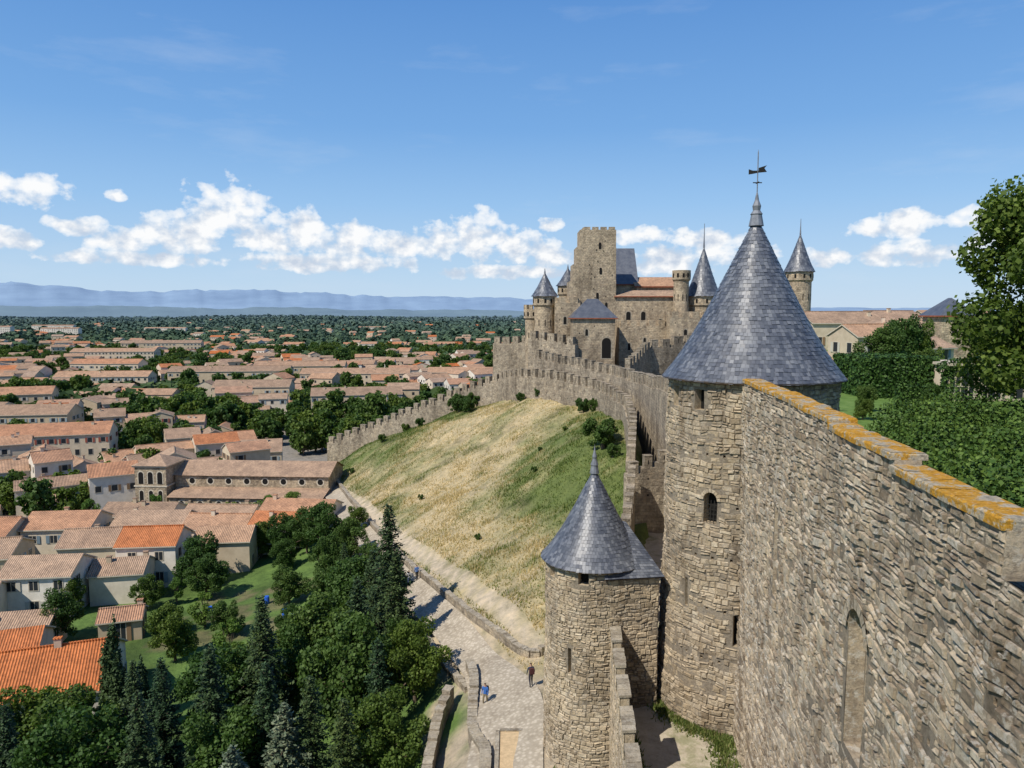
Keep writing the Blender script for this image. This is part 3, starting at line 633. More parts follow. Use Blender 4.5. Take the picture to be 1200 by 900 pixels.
def rtower(name,x,y,R,zb,zt,ch,spire=1.5,cren=False,corb=True,cone=True):
    mb=MB(); lathe(mb,x,y,[(R*1.08,zb),(R,zb+4),(R,zt-2.2),(R+.3 if corb else R,zt-1.8),(R+.3 if corb else R,zt),(0,zt)],0,28)
    for a in (200,235,270,300,330):
        a=math.radians(a); c_,s_=math.cos(a),math.sin(a)
        for z,w,h in ((zt-1.4,.4,.8),(zt-6,.16,1.3)):
            rr=R+(.33 if z>zt-1.8 and corb else .02); p=(x+rr*c_,y+rr*s_)
            mb.face([(p[0]+s_*w/2,p[1]-c_*w/2,z),(p[0]-s_*w/2,p[1]+c_*w/2,z),(p[0]-s_*w/2,p[1]+c_*w/2,z+h),(p[0]+s_*w/2,p[1]-c_*w/2,z+h)],2)
    if cren:
        for i in range(10):
            a=2*math.pi*i/10; T=lambda px,py,pz:(x+math.cos(a)*(R+px)-math.sin(a)*py,y+math.sin(a)*(R+px)+math.cos(a)*py,pz)
            mb.box(-.25,.3,-R*.2,R*.2,zt,zt+.9,0,None,T)
    if cone:
        slate_cone(mb,x,y,zt-.05,ch,R+.65,.45,.5,1,.12); lathe(mb,x,y,[(.2,zt+ch-.3),(.1,zt+ch+spire*.4),(.05,zt+ch+spire),(0,zt+ch+spire+.05)],3,6)
    o=mb.obj(name,['keep_stone','slate','dark','lead']); o.parent=castle
rtower('round_turret',6.6,150,2.1,-16,3.6,4.9,.6)
rtower('round_turret',4.4,152,1.7,-16,1.0,0,0,True,True,False)
rtower('round_turret',11.9,159,1.9,-16,6.0,4.0,.5)
rtower('round_turret',33.6,148,1.5,-14,8.6,0,0,False,True,False)
rtower('round_turret',38.7,151,3.0,-14,3.6,10,4.5)
rtower('round_turret',61.5,160,2.6,-8,9.0,8.2,3)
# ------------------------------------------------------------------ city plateau
pl=[(9.8,-40),(10.3,18),(15.6,46),(17.5,62),(19,80),(40,86),(48,130),(60,240),(400,300),(400,-40)]
mb=MB(); mb.face([(x,y,-6.6) for x,y in pl],0)
for p,q in zip(pl,pl[1:]+pl[:1]): mb.face([(p[0],p[1],-6.6),(q[0],q[1],-6.6),(q[0],q[1],-45),(p[0],p[1],-45)],1)
m,nt,b=newmat('lawn'); p=pos(nt)
L(nt,ramp(nt,noise(nt,p,1.2,8,.75),[(.3,(.06,.11,.02)),(.5,(.11,.19,.04)),(.75,(.19,.26,.08))]),b.inputs['Base Color']); bump(nt,b,noise(nt,p,14,4),.6,.05); M['lawn']=m
mb.obj('lawn',['lawn','far_stone'])
# ------------------------------------------------------------------ foliage
def quads(P,Nn,S,rng,asp=1.0):
    n=len(P); a=rng.normal(size=(n,3)); t=np.cross(Nn,a); t/=np.linalg.norm(t,axis=1)[:,None]+1e-9; b_=np.cross(Nn,t); b_/=np.linalg.norm(b_,axis=1)[:,None]+1e-9
    t=t*S[:,None]*.5; b_=b_*S[:,None]*.5*asp
    V=np.stack([P-t*.9,P-b_,P+t,P+b_],1)
    return V.reshape(-1,3)
def leafcloud(lobes,n,size,rng,shell=.35,soft=.7):
    lb=np.asarray(lobes,float); w=(lb[:,3]*lb[:,4]+lb[:,4]*lb[:,5]); i=rng.choice(len(lb),n,p=w/w.sum())
    d=rng.normal(size=(n,3)); d/=np.linalg.norm(d,axis=1)[:,None]
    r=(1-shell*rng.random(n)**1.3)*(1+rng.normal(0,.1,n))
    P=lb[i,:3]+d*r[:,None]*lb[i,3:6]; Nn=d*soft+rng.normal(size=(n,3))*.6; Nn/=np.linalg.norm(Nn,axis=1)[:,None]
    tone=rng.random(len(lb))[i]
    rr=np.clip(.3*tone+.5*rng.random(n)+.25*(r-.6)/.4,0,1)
    return quads(P,Nn,size*rng.uniform(.6,1.35,n),rng),rr
def tube(a,b_,r0,r1,n=6):
    a=np.array(a,float);b_=np.array(b_,float);d=b_-a;d/=np.linalg.norm(d);u=np.cross(d,[.3,.9,.2]);u/=np.linalg.norm(u);v=np.cross(d,u)
    t=np.linspace(0,2*np.pi,n,endpoint=False); ring=np.cos(t)[:,None]*u+np.sin(t)[:,None]*v
    V=np.r_[a+ring*r0,b_+ring*r1]; F=[(i,(i+1)%n,n+(i+1)%n,n+i) for i in range(n)]; return V,F
def assemble(name,lv,lr,tubes,mats):
    V=[lv];F=[np.arange(len(lv)).reshape(-1,4)];o=len(lv);mi=[np.zeros(len(F[0]),int)];r=[lr]
    for tv,tf in tubes: V.append(tv);F.append(np.array(tf)+o);o+=len(tv);mi.append(np.ones(len(tf),int));r.append(np.full(len(tf),.5))
    return np_mesh(name,np.concatenate(V),np.concatenate(F),mats,np.concatenate(mi),np.concatenate(r))
def broad(seed,n=12000,size=.27,mat='leaf',hgt=9,R=3.6,nl=38,core=True):
    rng=np.random.default_rng(seed); lobes=[];tb=[tube((0,0,-1),(rng.normal(0,.1),0,hgt*.35),.28,.2,8)]
    for k in range(nl):
        z=hgt*rng.uniform(.22,.95); rad=R*math.sqrt(max(.05,1-((z/hgt-.5)/.5)**2))*rng.uniform(.3,1.0); a=rng.uniform(0,6.28)
        s=R*rng.uniform(.14,.34); c=(rad*math.cos(a),rad*math.sin(a),z); lobes.append((*c,s*rng.uniform(.9,1.25),s*rng.uniform(.9,1.25),s*rng.uniform(.8,1.25)))
        if k%3==0 or not core: tb.append(tube((0,0,hgt*rng.uniform(.15,.4)),c,.12,.03,5))
    if core: lobes.append((0,0,hgt*.52,R*.5,R*.5,hgt*.3))
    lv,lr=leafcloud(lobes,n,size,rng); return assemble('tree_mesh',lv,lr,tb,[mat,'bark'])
def conifer(seed,n=10000,hgt=11,R=2.3,mat='needle',size=.26):
    rng=np.random.default_rng(seed); P=[];Nn=[];tb=[tube((0,0,-1),(0,0,hgt*.97),.2,.03,7)]
    nb=150
    for k in range(nb):
        t=k/nb; z=hgt*(.08+.9*t); Lr=R*(1-t)**.85*rng.uniform(.55,1.15)+.12; a=k*2.4+rng.uniform(-.3,.3); m_=max(12,int(n/nb*(Lr/R)*1.9))
        u=rng.random(m_)**.7; P.append(np.c_[math.cos(a)*Lr*u+rng.normal(0,.13,m_),math.sin(a)*Lr*u+rng.normal(0,.13,m_),z-Lr*.35*u+.18*Lr*u*u+rng.normal(0,.1,m_)])
        Nn.append(np.c_[rng.normal(0,.5,m_),rng.normal(0,.5,m_),np.ones(m_)])
        if k%3==0: tb.append(tube((0,0,z),(math.cos(a)*Lr*.9,math.sin(a)*Lr*.9,z-Lr*.2),.04,.01,4))
    P=np.concatenate(P);Nn=np.concatenate(Nn);Nn/=np.linalg.norm(Nn,axis=1)[:,None]
    return assemble('conifer_mesh',quads(P,Nn,size*rng.uniform(.6,1.4,len(P)),rng,.5),rng.random(len(P)),tb,[mat,'bark'])
def cypress(seed,hgt=9,R=.95,n=7000):
    rng=np.random.default_rng(seed); lobes=[(rng.normal(0,.15),rng.normal(0,.15),hgt*t,R*s*rng.uniform(.8,1.1),R*s*rng.uniform(.8,1.1),hgt*.09) for t,s in zip(np.linspace(.08,.96,16),np.interp(np.linspace(0,1,16),[0,.2,.5,.8,1],[.7,1,.95,.6,.15]))]
    lv,lr=leafcloud(lobes,n,.22,rng,.4); return assemble('cypress_mesh',lv,lr,[tube((0,0,-1),(0,0,hgt*.6),.16,.08)],['needle','bark'])
BR=[broad(i) for i in (1,2,3,4)]; BL=[broad(i,3200,.3,'lightleaf',8,3.0,20,False) for i in (11,12)]
CF=[conifer(i) for i in (21,22)]; CD=conifer(31,9000,9,2.8,'cedar',.3); CY=[cypress(i) for i in (41,42)]
BRs=[broad(i,1500,.8) for i in (51,52,53)]; BU=broad(61,6000,.2,'leaf',3.2,1.9,24)
def tree(kind,x,y,s=1,z=None,sz=None):
    me,name={'b':(random.choice(BR),'broadleaf_tree'),'l':(random.choice(BL),'plane_tree'),'c':(random.choice(CF),'spruce_tree'),'d':(CD,'cedar_tree'),'y':(random.choice(CY),'cypress_tree'),'s':(random.choice(BRs),'broadleaf_tree'),'u':(BU,'shrub')}[kind]
    link(name,me,(x,y,(h1(x,y) if z is None else z)-.1),(s,s,s*(sz or U(.9,1.15))),U(0,6.28))
T_=[('c',-11.6,68,1.3,1),('c',-10.3,64,1.0,1),('b',-17,75,1.0),('b',-16.5,66,1.05),('b',-7.8,57,.68),('c',-10,53,.85,1),('b',-13,57,1.0),('c',-14,49,.95,1),('c',-21,60,1.2,1),('d',-15.5,48,1.05),('y',-35.5,63,1.15,1),('y',-34,61,.9,1),('y',-32.6,62.5,.8,1),
('b',-35,55,.95),('b',-38.5,56.5,.9),('c',-27.7,56,.95,1),('b',-25.2,61,.95),('c',-31,58,.85,1),('c',-23,54,1.1,1),('c',-18,52,1.0,1),('b',-21,50,.95),('c',-26,49,1.0,1),('b',-31,50,1.0),('c',-36,50,.9,1),('b',-41,51,1.0),
('b',-43.8,101,.85),('b',-41,96,.7),('l',-37,86,.55),('b',-33,83,.5),('b',-28,90,.6),('b',-36.5,77,.65),('l',-30,75,.55),('b',-24,94,.6),('b',-27,106,.8),('b',-31,109,.7),('b',-35,111,.65),('b',-39,112,.6),('b',-22,86,.6),('b',-19,84,.5),
('b',-9.7,61,.62),('c',-14,72,.85,1),('b',-8.8,49,.75),('b',-19,64,.8),('b',-20,70,.7),('c',-13.5,62.5,1.0,1),('c',-11,46,.85,1),('d',-18,45,1.0),('b',-46,108,.5),('b',-52,82,.6),('b',-56,90,.5),('c',-20.5,88,.6,1),('b',-47,92,.5),('b',-23,67,.75),('b',-27,68,.6),('c',-10.5,49.5,.6,1),('b',-22,98,.6),('b',-13.5,80,.5),('b',-17,88,.5),('b',-40,84,.4),('l',-44,94,.4),('b',-25,80,.4),('b',-33,104,.5),('b',-24,110,.5)]
for t in T_: tree(*t[:4],sz=t[4] if len(t)>4 else None)
for x,y,s in ((11.6,93,1.25),(-9,150,1.0),(-11,153,1.1),(-7.5,155,.9),(5,134,.6),(1.5,137,.5),(11.5,118,.7),(13,116,.55),(-4,84,.22),(-14,112,.25),(3,96,.25),(9.5,76,.4),(-12,156,.8),(-24,166,.6),(12.2,88,.5),(-33,150,.4),(-28,158,.5),(-20,160,.6),(8,110,.25),(4,104,.2)): tree('u',x,y,s)
for _ in range(60): tree('s',U(-132,-88),U(238,262),U(.8,1.3))
for _ in range(60): tree('s',U(-265,-190),U(300,345),U(.8,1.3))
for _ in range(16): tree('s',U(-60,-30),U(205,235),U(.6,1.0))
for x in np.arange(-78,-36,4.2): tree('l',x+U(-.5,.5),U(132.5,134.5),U(.55,.75))
for _ in range(20): tree('s',U(-20,10),U(300,345),U(.8,1.2))
# ------------------------------------------------------------------ town houses
def house(mb,cx,cy,z,w,l,h,ang,rh,detail=2,r=None,rr=None,base=3):
    c_,s_=math.cos(ang),math.sin(ang); T=lambda x,y,q:(cx+x*c_-y*s_,cy+x*s_+y*c_,q)
    r=random.random() if r is None else r; rr=random.random() if rr is None else rr
    a,b_=l/2,w/2; zt=z+h
    for p,q in (((-a,-b_),(a,-b_)),((a,-b_),(a,b_)),((a,b_),(-a,b_)),((-a,b_),(-a,-b_))): mb.face([T(*p,z-base),T(*q,z-base),T(*q,zt),T(*p,zt)],0,r)
    o=.35; A,B=a+o*.6,b_+o; dz=rh*o/b_
    for s in (-1,1):
        mb.face([T(-A,s*B,zt-dz+.08),T(A,s*B,zt-dz+.08),T(A,0,zt+rh+.08),T(-A,0,zt+rh+.08)],1,min(1,max(0,rr+U(-.03,.03))))
        if detail>0:
            mb.face([T(-A,s*B,zt-dz-.08),T(A,s*B,zt-dz-.08),T(A,s*B,zt-dz+.08),T(-A,s*B,zt-dz+.08)],4,.5)
            mb.face([T(-A,s*B,zt-dz-.08),T(A,s*B,zt-dz-.08),T(A,s*b_*.98,zt-.08),T(-A,s*b_*.98,zt-.08)],4,.5)
            for e in (-1,1): mb.face([T(e*A,s*B,zt-dz-.08),T(e*A,s*B,zt-dz+.08),T(e*A,0,zt+rh+.08),T(e*A,0,zt+rh-.1)],4,.4)
        mb.face([T(s*a,-b_,zt),T(s*a,b_,zt),T(s*a,0,zt+rh)],0,r)
    if detail>0:
        for k in range(random.choice((0,1,1,2))):
            px=U(-a*.8,a*.8); py=U(-b_*.6,b_*.6); zz=zt+rh*(1-abs(py)/b_); mb.box(px-.3,px+.3,py-.22,py+.22,zz-.3,zz+.8,0,r*.8,T); mb.box(px-.36,px+.36,py-.28,py+.28,zz+.8,zz+.9,1,rr,T)
        if random.random()<.5:
            mb.box(-A,A,-.12,.12,zt+rh+.03,zt+rh+.2,1,min(1,rr+.05),T)
    fl=max(1,int(h/2.8)); sh=random.random()
    for side in range(4):
        ln=(l,w,l,w)[side]; n=max(1,int(ln/U(2.4,3.4))); 
        if side==0: f=lambda s,q,d:T(s,-b_-d,q)
        elif side==1: f=lambda s,q,d:T(a+d,s,q)
        elif side==2: f=lambda s,q,d:T(-s,b_+d,q)
        else: f=lambda s,q,d:T(-a-d,-s,q)
        if detail==0 and side in (1,2): continue
        for i in range(n):
            s=-ln/2+ln*(i+.5)/n+U(-.25,.25)
            for k in range(fl):
                if random.random()<.2: continue
                ww=.5; z0=z+k*(h/fl)+(1.0 if k else .9); hh=1.45 if k<fl-1 or fl==1 else 1.15
                if k==0 and random.random()<.25: z0=z; hh=2.2
                if detail>=1:
                    mb.box(s-ww-.12,s+ww+.12,0,.05,z0-.12,z0+hh+.12,4,.5,lambda x,y,q:f(x,q,y))
                    mb.face([f(s-ww,z0,.056),f(s+ww,z0,.056),f(s+ww,z0+hh,.056),f(s-ww,z0+hh,.056)],2,.3)
                    if detail>1: mb.box(s-.03,s+.03,.056,.08,z0,z0+hh,4,.6,lambda x,y,q:f(x,q,y))
                    if random.random()<.7:
                        for e in (-1,1): mb.box(s+e*(ww+.35)-.24,s+e*(ww+.35)+.24,.052,.11,z0-.05,z0+hh+.02,3,sh,lambda x,y,q:f(x,q,y))
                else: mb.face([f(s-ww,z0,.03),f(s+ww,z0,.03),f(s+ww,z0+hh,.03),f(s-ww,z0+hh,.03)],2,.3)
HM=['plaster','tile','glass','shutter','trim']
near=[(-60,93,7,8.5,5.6,.12,1.6,.9,.2),(-52.5,97,6,6.5,4.2,.2,1.3,.6,.3),(-51.5,104,7,8,6.2,.1,1.7,.92,.94),(-60.5,106,7,9,5.5,.15,1.6,.3,.1),(-43,109,6.5,8,5,.1,1.4,.5,.5),(-44,66,10,13,4.2,.35,2.4,.9,1.0),(-52,72,8,8,4,.35,1.8,.8,.97),(-55,80,6,7,3.4,.2,1.3,.5,.3),(-45.5,83.5,3.5,4.5,2.6,.3,.8,.4,.7),
(-36,116,6.5,10,4,-.1,1.4,.9,.9),(-47,117,7,10,5,-.05,1.5,.7,.55),(-58,118,7.5,11,5.6,.05,1.6,.3,.15),(-70,114,8,10,6.4,.1,1.7,.55,.6),(-73,100,8,9,6,.2,1.6,.4,.3),(-80,110,9,10,6.5,.1,1.7,.2,.68),(-66,86,7,8,4.5,.3,1.5,.6,.45),(-36,124,7,12,3.8,-.1,1.4,.93,.62),(-50,125.5,7,12,4.8,-.05,1.5,.5,.1),(-90,112,9,12,7,.1,1.8,.8,.2),(-64,126,7,12,5.5,0,1.5,.6,.35)]
for x,y,w,l,h,an,rh,r,rr in near:
    mb=MB(); house(mb,x,y,h1(x,y),w,l,h,an,rh,2,r,rr); mb.obj('stone_house',HM)
def okc(x,y):
    if -80<x<-30 and 126<y<160: return False
    if x>np.interp(y,[130,150,180,200,230,300,400,900,1400],[-44,-50,-58,-55,-25,-5,40,140,250]): return False
    if -134<x<-86 and 236<y<264: return False
    if -268<x<-188 and 298<y<347: return False
    if dline(np.array([x]),np.array([y]),ROAD)[0]<6: return False
    if y<133 and x>-92: return False
    return x>-.78*y-25
th=math.radians(14); ct,st_=math.cos(th),math.sin(th)
far=[MB(),MB()]; cnt=0; row=0; v=60
big=[(-150,395,13,62,10,.1),(-80,380,13,55,10,.05),(-205,372,12,45,9,.1),(-120,420,14,50,11,.12),(-25,400,12,40,9,0),(-300,560,14,60,12,.1),(-330,700,14,70,13,.2),(-118,190,11,26,9.5,.3),(-150,225,12,30,10,.15),(-60,285,12,34,9.5,.2),(-105,300,12,30,11,.1),(-190,280,12,28,10,.35),(-240,440,12,40,11,.0)]
for x,y,w,l,h,an in big:
    mb=MB(); house(mb,x,y,-40,w,l,h,an,2.4,1,U(.0,.3),U(.3,.7)); mb.obj('apartment_building',HM)
while v<820:
    row+=1; dv=U(8.5,11) if row%2 else U(13,19)
    u=-1000+U(0,10)
    while u<500:
        l=U(6,15) if v<500 else U(8,18); u+=l/2+ (0.05 if random.random()<.65 else U(2,9))
        x=u*ct-v*st_; y=u*st_+v*ct+U(-2.5,2.5); u+=l/2
        if y<105 or y>760 or not okc(x,y): continue
        if any(abs(x-b[0])<b[3]/2+5 and abs(y-b[1])<b[2]/2+7 for b in big): continue
        g=vn(np.array([x]),np.array([y]),55,4)[0]*.6+vn(np.array([x]),np.array([y]),18,5)[0]*.4
        if g>np.interp(y,[150,350,500,650,760],[.68,.61,.5,.38,.28]): 
            for _ in range(random.choice((1,1,2))): tree('s',x+U(-4,4),y+U(-4,4),U(.7,1.3),-40 if y>262 else None)
            continue
        w=U(6.5,11.5); h=random.choice((3.4,4.5,5.6,6.2,7.2,8.4,9.6))*U(.9,1.1); an=th+random.gauss(0,.13)+(1.1*(vn(np.array([x]),np.array([y]),90,3)[0]-.5)); 
        if random.random()<.26: an+=math.pi/2; l=min(l,9)
        z=h1(x,y) if y<262 else -40.; rr=random.random()*.82 if random.random()<.8 else U(.82,1); rh=w*U(.16,.24)
        if y<300:
            mb=MB(); house(mb,x,y,z,w,l*.995,h,an,rh,1,None,rr)
            if random.random()<.4: house(mb,x+U(-4,4),y-w*.6,z,w*.6,l*.5,h*.6,an,1,1,None,min(1,rr+.1))
            mb.obj('town_house',HM)
        else: house(far[0 if y<600 else 1],x,y,z,w,l*.995,h,an,rh,0,None,rr)
        cnt+=1
    v+=dv
for k,mb in enumerate(far): mb.obj('distant_town_houses',HM)
for _ in range(320):
    y=U(135,340); x=U(-.72*y,-30)
    if okc(x,y): tree('s',x,y,U(.5,1.05),-40 if y>262 else None)
rng=np.random.default_rng(5)
cands=rng.uniform([-1,0],[1,1],(36000,2)); yy=300+4300*cands[:,1]**1.8; xx=cands[:,0]*yy*.85
dens=vn(xx,yy,110,7)*.5+vn(xx,yy,35,8)*.5; thr=np.interp(yy,[300,550,800,1300,3000],[.56,.44,.28,.16,.12]); k=(dens>thr)&((yy>1000)|(xx<np.interp(yy,[300,400,900],[-5,40,140])))
xx=xx[k][:16500];yy=yy[k][:16500]; nt_=len(xx); q=19
sz=rng.uniform(3,6.5,nt_)*np.interp(yy,[300,1500,5000],[.85,1.35,2.6]); zz=H(xx,yy)
d=rng.normal(size=(nt_,q,3)); d/=np.linalg.norm(d,axis=2)[...,None]; d[...,2]=np.abs(d[...,2]); P=d*np.array([1,1,.9])*sz[:,None,None]*rng.uniform(.7,1.05,(nt_,q,1)); P+=np.stack([xx,yy,zz+sz*.45],-1)[:,None,:]
P=P.reshape(-1,3); Nn=(d+rng.normal(size=d.shape)*.3).reshape(-1,3); Nn/=np.linalg.norm(Nn,axis=1)[:,None]
rv=np.clip(rng.random(len(P))*.5+rng.random(nt_).repeat(q)*.5,0,1)
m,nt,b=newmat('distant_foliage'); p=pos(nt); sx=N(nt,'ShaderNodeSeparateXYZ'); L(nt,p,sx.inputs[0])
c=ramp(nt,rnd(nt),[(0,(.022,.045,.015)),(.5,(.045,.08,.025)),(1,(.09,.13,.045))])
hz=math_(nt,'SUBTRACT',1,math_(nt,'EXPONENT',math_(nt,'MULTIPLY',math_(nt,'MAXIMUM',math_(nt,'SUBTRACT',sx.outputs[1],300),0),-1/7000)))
L(nt,mix(nt,hz,c,HAZE),b.inputs['Base Color']); M['dleaf']=m  # foliage colour fades to painted haze with world Y, no atmosphere
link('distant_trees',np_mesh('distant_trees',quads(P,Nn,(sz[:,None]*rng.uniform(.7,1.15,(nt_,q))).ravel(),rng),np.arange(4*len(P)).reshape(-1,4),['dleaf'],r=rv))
mb=MB()
for _ in range(240):
    y=780+2200*random.random()**1.7; x=U(-.78,.3 if y>1400 else .1)*y
    house(mb,x,y,h1(x,y)+1,U(8,13),U(10,22),U(4,8),U(-.4,.6),2.2,0,U(.55,1) if random.random()<.6 else None,U(.2,1))
for x,y,l,h in ((-760,1250,60,14),(-900,1300,45,16),(-700,1500,80,10),(-1050,1700,90,12),(-300,1600,60,10)): house(mb,x,y,-38,14,l,h,.1,1.5,0,.93,.5)
mb.obj('distant_town_houses',HM)
# ------------------------------------------------------------------ mountains
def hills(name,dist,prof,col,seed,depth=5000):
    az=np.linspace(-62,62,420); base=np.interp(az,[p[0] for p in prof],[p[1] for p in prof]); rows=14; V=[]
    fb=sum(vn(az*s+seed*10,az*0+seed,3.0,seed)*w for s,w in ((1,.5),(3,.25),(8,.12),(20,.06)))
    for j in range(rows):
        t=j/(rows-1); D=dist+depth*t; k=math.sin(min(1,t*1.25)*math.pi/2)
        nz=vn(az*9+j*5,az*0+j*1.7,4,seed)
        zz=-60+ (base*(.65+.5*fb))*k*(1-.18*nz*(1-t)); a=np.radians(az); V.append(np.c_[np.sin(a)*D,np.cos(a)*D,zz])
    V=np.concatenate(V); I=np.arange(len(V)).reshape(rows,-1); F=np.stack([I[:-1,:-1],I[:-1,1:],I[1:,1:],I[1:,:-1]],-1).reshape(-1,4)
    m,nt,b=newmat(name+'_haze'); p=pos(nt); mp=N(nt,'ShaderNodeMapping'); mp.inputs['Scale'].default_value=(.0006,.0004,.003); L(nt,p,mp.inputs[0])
    L(nt,mix(nt,.6,col,ramp(nt,noise(nt,mp.outputs[0],1,8,.65),[(.35,(.75,.78,.82)),(.65,(1.2,1.18,1.12))]),'MULTIPLY'),b.inputs['Base Color']); b.inputs['Roughness'].default_value=1; M[name]=m  # aerial haze is painted in as the bluish base colour
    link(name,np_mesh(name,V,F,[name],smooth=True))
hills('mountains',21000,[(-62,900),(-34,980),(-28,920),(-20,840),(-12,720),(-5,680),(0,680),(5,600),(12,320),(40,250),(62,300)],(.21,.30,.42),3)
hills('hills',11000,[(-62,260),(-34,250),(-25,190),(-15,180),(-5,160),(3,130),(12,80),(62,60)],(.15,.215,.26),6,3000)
# ------------------------------------------------------------------ church
ch=bpy.data.objects.new('church',None); COL.objects.link(ch)
mb=MB(); cz=-39.3; rot=-.06; c_,s_=math.cos(rot),math.sin(rot)
T=lambda x,y,z:(-55+x*c_-y*s_,145+x*s_+y*c_,z)
def gbl(x0,x1,y0,y1,zt,rh,m=0): 
    mb.box(x0,x1,y0,y1,cz-3,zt,0,None,T); cy=(y0+y1)/2
    for y in (y0-.5,y1+.5): mb.face([T(x0-.4,y,zt-.1),T(x1+.4,y,zt-.1),T(x1+.4,cy,zt+rh),T(x0-.4,cy,zt+rh)],1,.12)
    for x in (x0,x1): mb.face([T(x,y0,zt),T(x,y1,zt),T(x,cy,zt+rh-.1)],0)
gbl(-12,19,-1,9,cz+7.6,2.0)
mb.box(-11,19,-5.5,-1.01,cz-3,cz+4.2,0,None,T); mb.face([T(-11.3,-6,cz+4.15),T(19.3,-6,cz+4.15),T(19.3,-1.02,cz+5.2),T(-11.3,-1.02,cz+5.2)],1,.12)
f=lambda s,z,d:T(s,-1-d,z); f2=lambda s,z,d:T(s,-5.5-d,z)
for i in range(8):
    s=-8.5+i*3.7; mb.face([f(s+.8*math.cos(t),cz+6.35+.8*math.sin(t),.03) for t in np.linspace(0,2*math.pi,17)[:-1]],3,.5); mb.face([f(s+.55*math.cos(t),cz+6.35+.55*math.sin(t),.05) for t in np.linspace(0,2*math.pi,17)[:-1]],2,.5)
    archp(mb,f2,s,cz+1.2,1.5,2.5,.03,3); archp(mb,f2,s,cz+1.3,1.0,2.1,.05,2); mb.box(s+1.6,s+2.1,-6.1,-5.5,cz-2,cz+3.6,0,None,T)
mb.box(-18.5,-12.2,-4,3,cz-3,cz+9.6,0,None,T)
mb.box(-18.8,-11.9,-4.3,3.3,cz+9.6,cz+9.9,3,None,T)
P=[T(-19,-4.5,cz+9.9),T(-11.7,-4.5,cz+9.9),T(-11.7,3.5,cz+9.9),T(-19,3.5,cz+9.9)]; a_=T(-15.3,-.5,cz+11.6)
for i in range(4): mb.face([P[i],P[(i+1)%4],a_],1,.15)
f3=lambda s,z,d:T(-15.35+s,-4-d,z)
for s in (-1.9,0,1.9):
    archp(mb,f3,s,cz+6.3,1.35,2.6,.03,3); archp(mb,f3,s,cz+6.3,1.0,2.35,.05,2); archp(mb,f3,s,cz+2.6,1.1,2.6,.03,3); archp(mb,f3,s,cz+2.6,.8,2.35,.05,2)
mb.box(-18.7,-12,-4.1,3.1,cz+5.7,cz+5.95,3,None,T)
mb.obj('nave_and_tower',['keep_stone','tile','dark','trim']).parent=ch
# ------------------------------------------------------------------ city side on the right
def hedgebox(name,x0,x1,y0,y1,z0,z1,n,size=.14,seed=1):
    rng=np.random.default_rng(seed); P=[];Nn=[]
    ar=np.array([(x1-x0)*(y1-y0),(x1-x0)*(z1-z0),(y1-y0)*(z1-z0)]); ar=ar/ar.sum()
    for k,fr_ in enumerate(ar):
        m_=int(n*fr_); a=rng.uniform(x0,x1,m_);b_=rng.uniform(y0,y1,m_);c_=rng.uniform(z0,z1,m_); j=rng.normal(0,.07,m_)
        if k==0: P.append(np.c_[a,b_,z1+j]);Nn.append(np.tile([0,0,1.],(m_,1)))
        elif k==1: s=rng.random(m_)<.7; P.append(np.c_[a,np.where(s,y0,y1)+j,c_]);Nn.append(np.c_[0*a,np.where(s,-1,1),0*a])
        else: s=rng.random(m_)<.7; P.append(np.c_[np.where(s,x0,x1)+j,b_,c_]);Nn.append(np.c_[np.where(s,-1,1),0*a,0*a])
    P=np.concatenate(P);Nn=np.concatenate(Nn)+rng.normal(0,.5,(len(P),3));Nn/=np.linalg.norm(Nn,axis=1)[:,None]
    lv=quads(P,Nn,size*rng.uniform(.6,1.4,len(P)),rng)
    bx=np.array([(x,y,z) for z in (z0,z1-.12) for y in (y0+.12,y1-.12) for x in (x0+.12,x1-.12)]); o=len(lv)
    F=np.r_[np.arange(o).reshape(-1,4),np.array([(4,5,7,6),(0,1,5,4),(2,6,7,3),(0,4,6,2),(1,3,7,5)])+o]
    link(name,np_mesh(name,np.r_[lv,bx],F,['hedge'],r=np.r_[rng.random(len(P)),[0]*5]))
hedgebox('clipped_hedge',27.8,33.6,58,64,-6.6,-3.5,16000,.2,2)
hedgebox('clipped_hedge',26.6,29.5,50,51.2,-6.6,-5.0,4000,.14,3)
rng=np.random.default_rng(9); lobes=[]
while len(lobes)<170:
    y=rng.uniform(13,44); x=11.2+.12*y+rng.uniform(.9,16)
    if y>22 and x<.5*y+.6+.03*(y-22): continue
    z=-6.3+rng.uniform(-.6,.6)+.03*(x-16)+.4*math.sin(x*1.1+y*.5); s=rng.uniform(.6,1.7); lobes.append((x,y,z,s*1.2,s*1.2,s*.95))
lv,lr=leafcloud(lobes,120000,.15,rng,.3)
cc_=lv.reshape(-1,4,3).mean(1); k=np.repeat(cc_[:,0]>10.5+.12*cc_[:,1],4); lv=lv[k]; lr=lr[k.reshape(-1,4)[:,0]]
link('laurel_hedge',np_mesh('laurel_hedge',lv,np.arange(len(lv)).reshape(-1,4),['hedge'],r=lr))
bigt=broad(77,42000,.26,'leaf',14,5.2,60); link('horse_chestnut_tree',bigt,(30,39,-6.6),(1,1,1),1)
link('horse_chestnut_tree',bigt,(38,47,-6.6),(.9,.9,.8),3)
for x,y,s in ((37,74,.6),(40,76,.65),(43,78,.6),(34.5,66,.35),(36,64,.4),(70,112,.8),(75,108,.9),(47,88,.5),(62,90,.55),(27,47,.22),(24,50,.2),(30,100,.5),(22,46,.15)): tree('b',x,y,s,-6.6)
mb=MB()
mb.box(33.2,42,56,60,-7,-3.9,0,.8)
f=lambda s,z,d:(33.2+s,56-d,z)
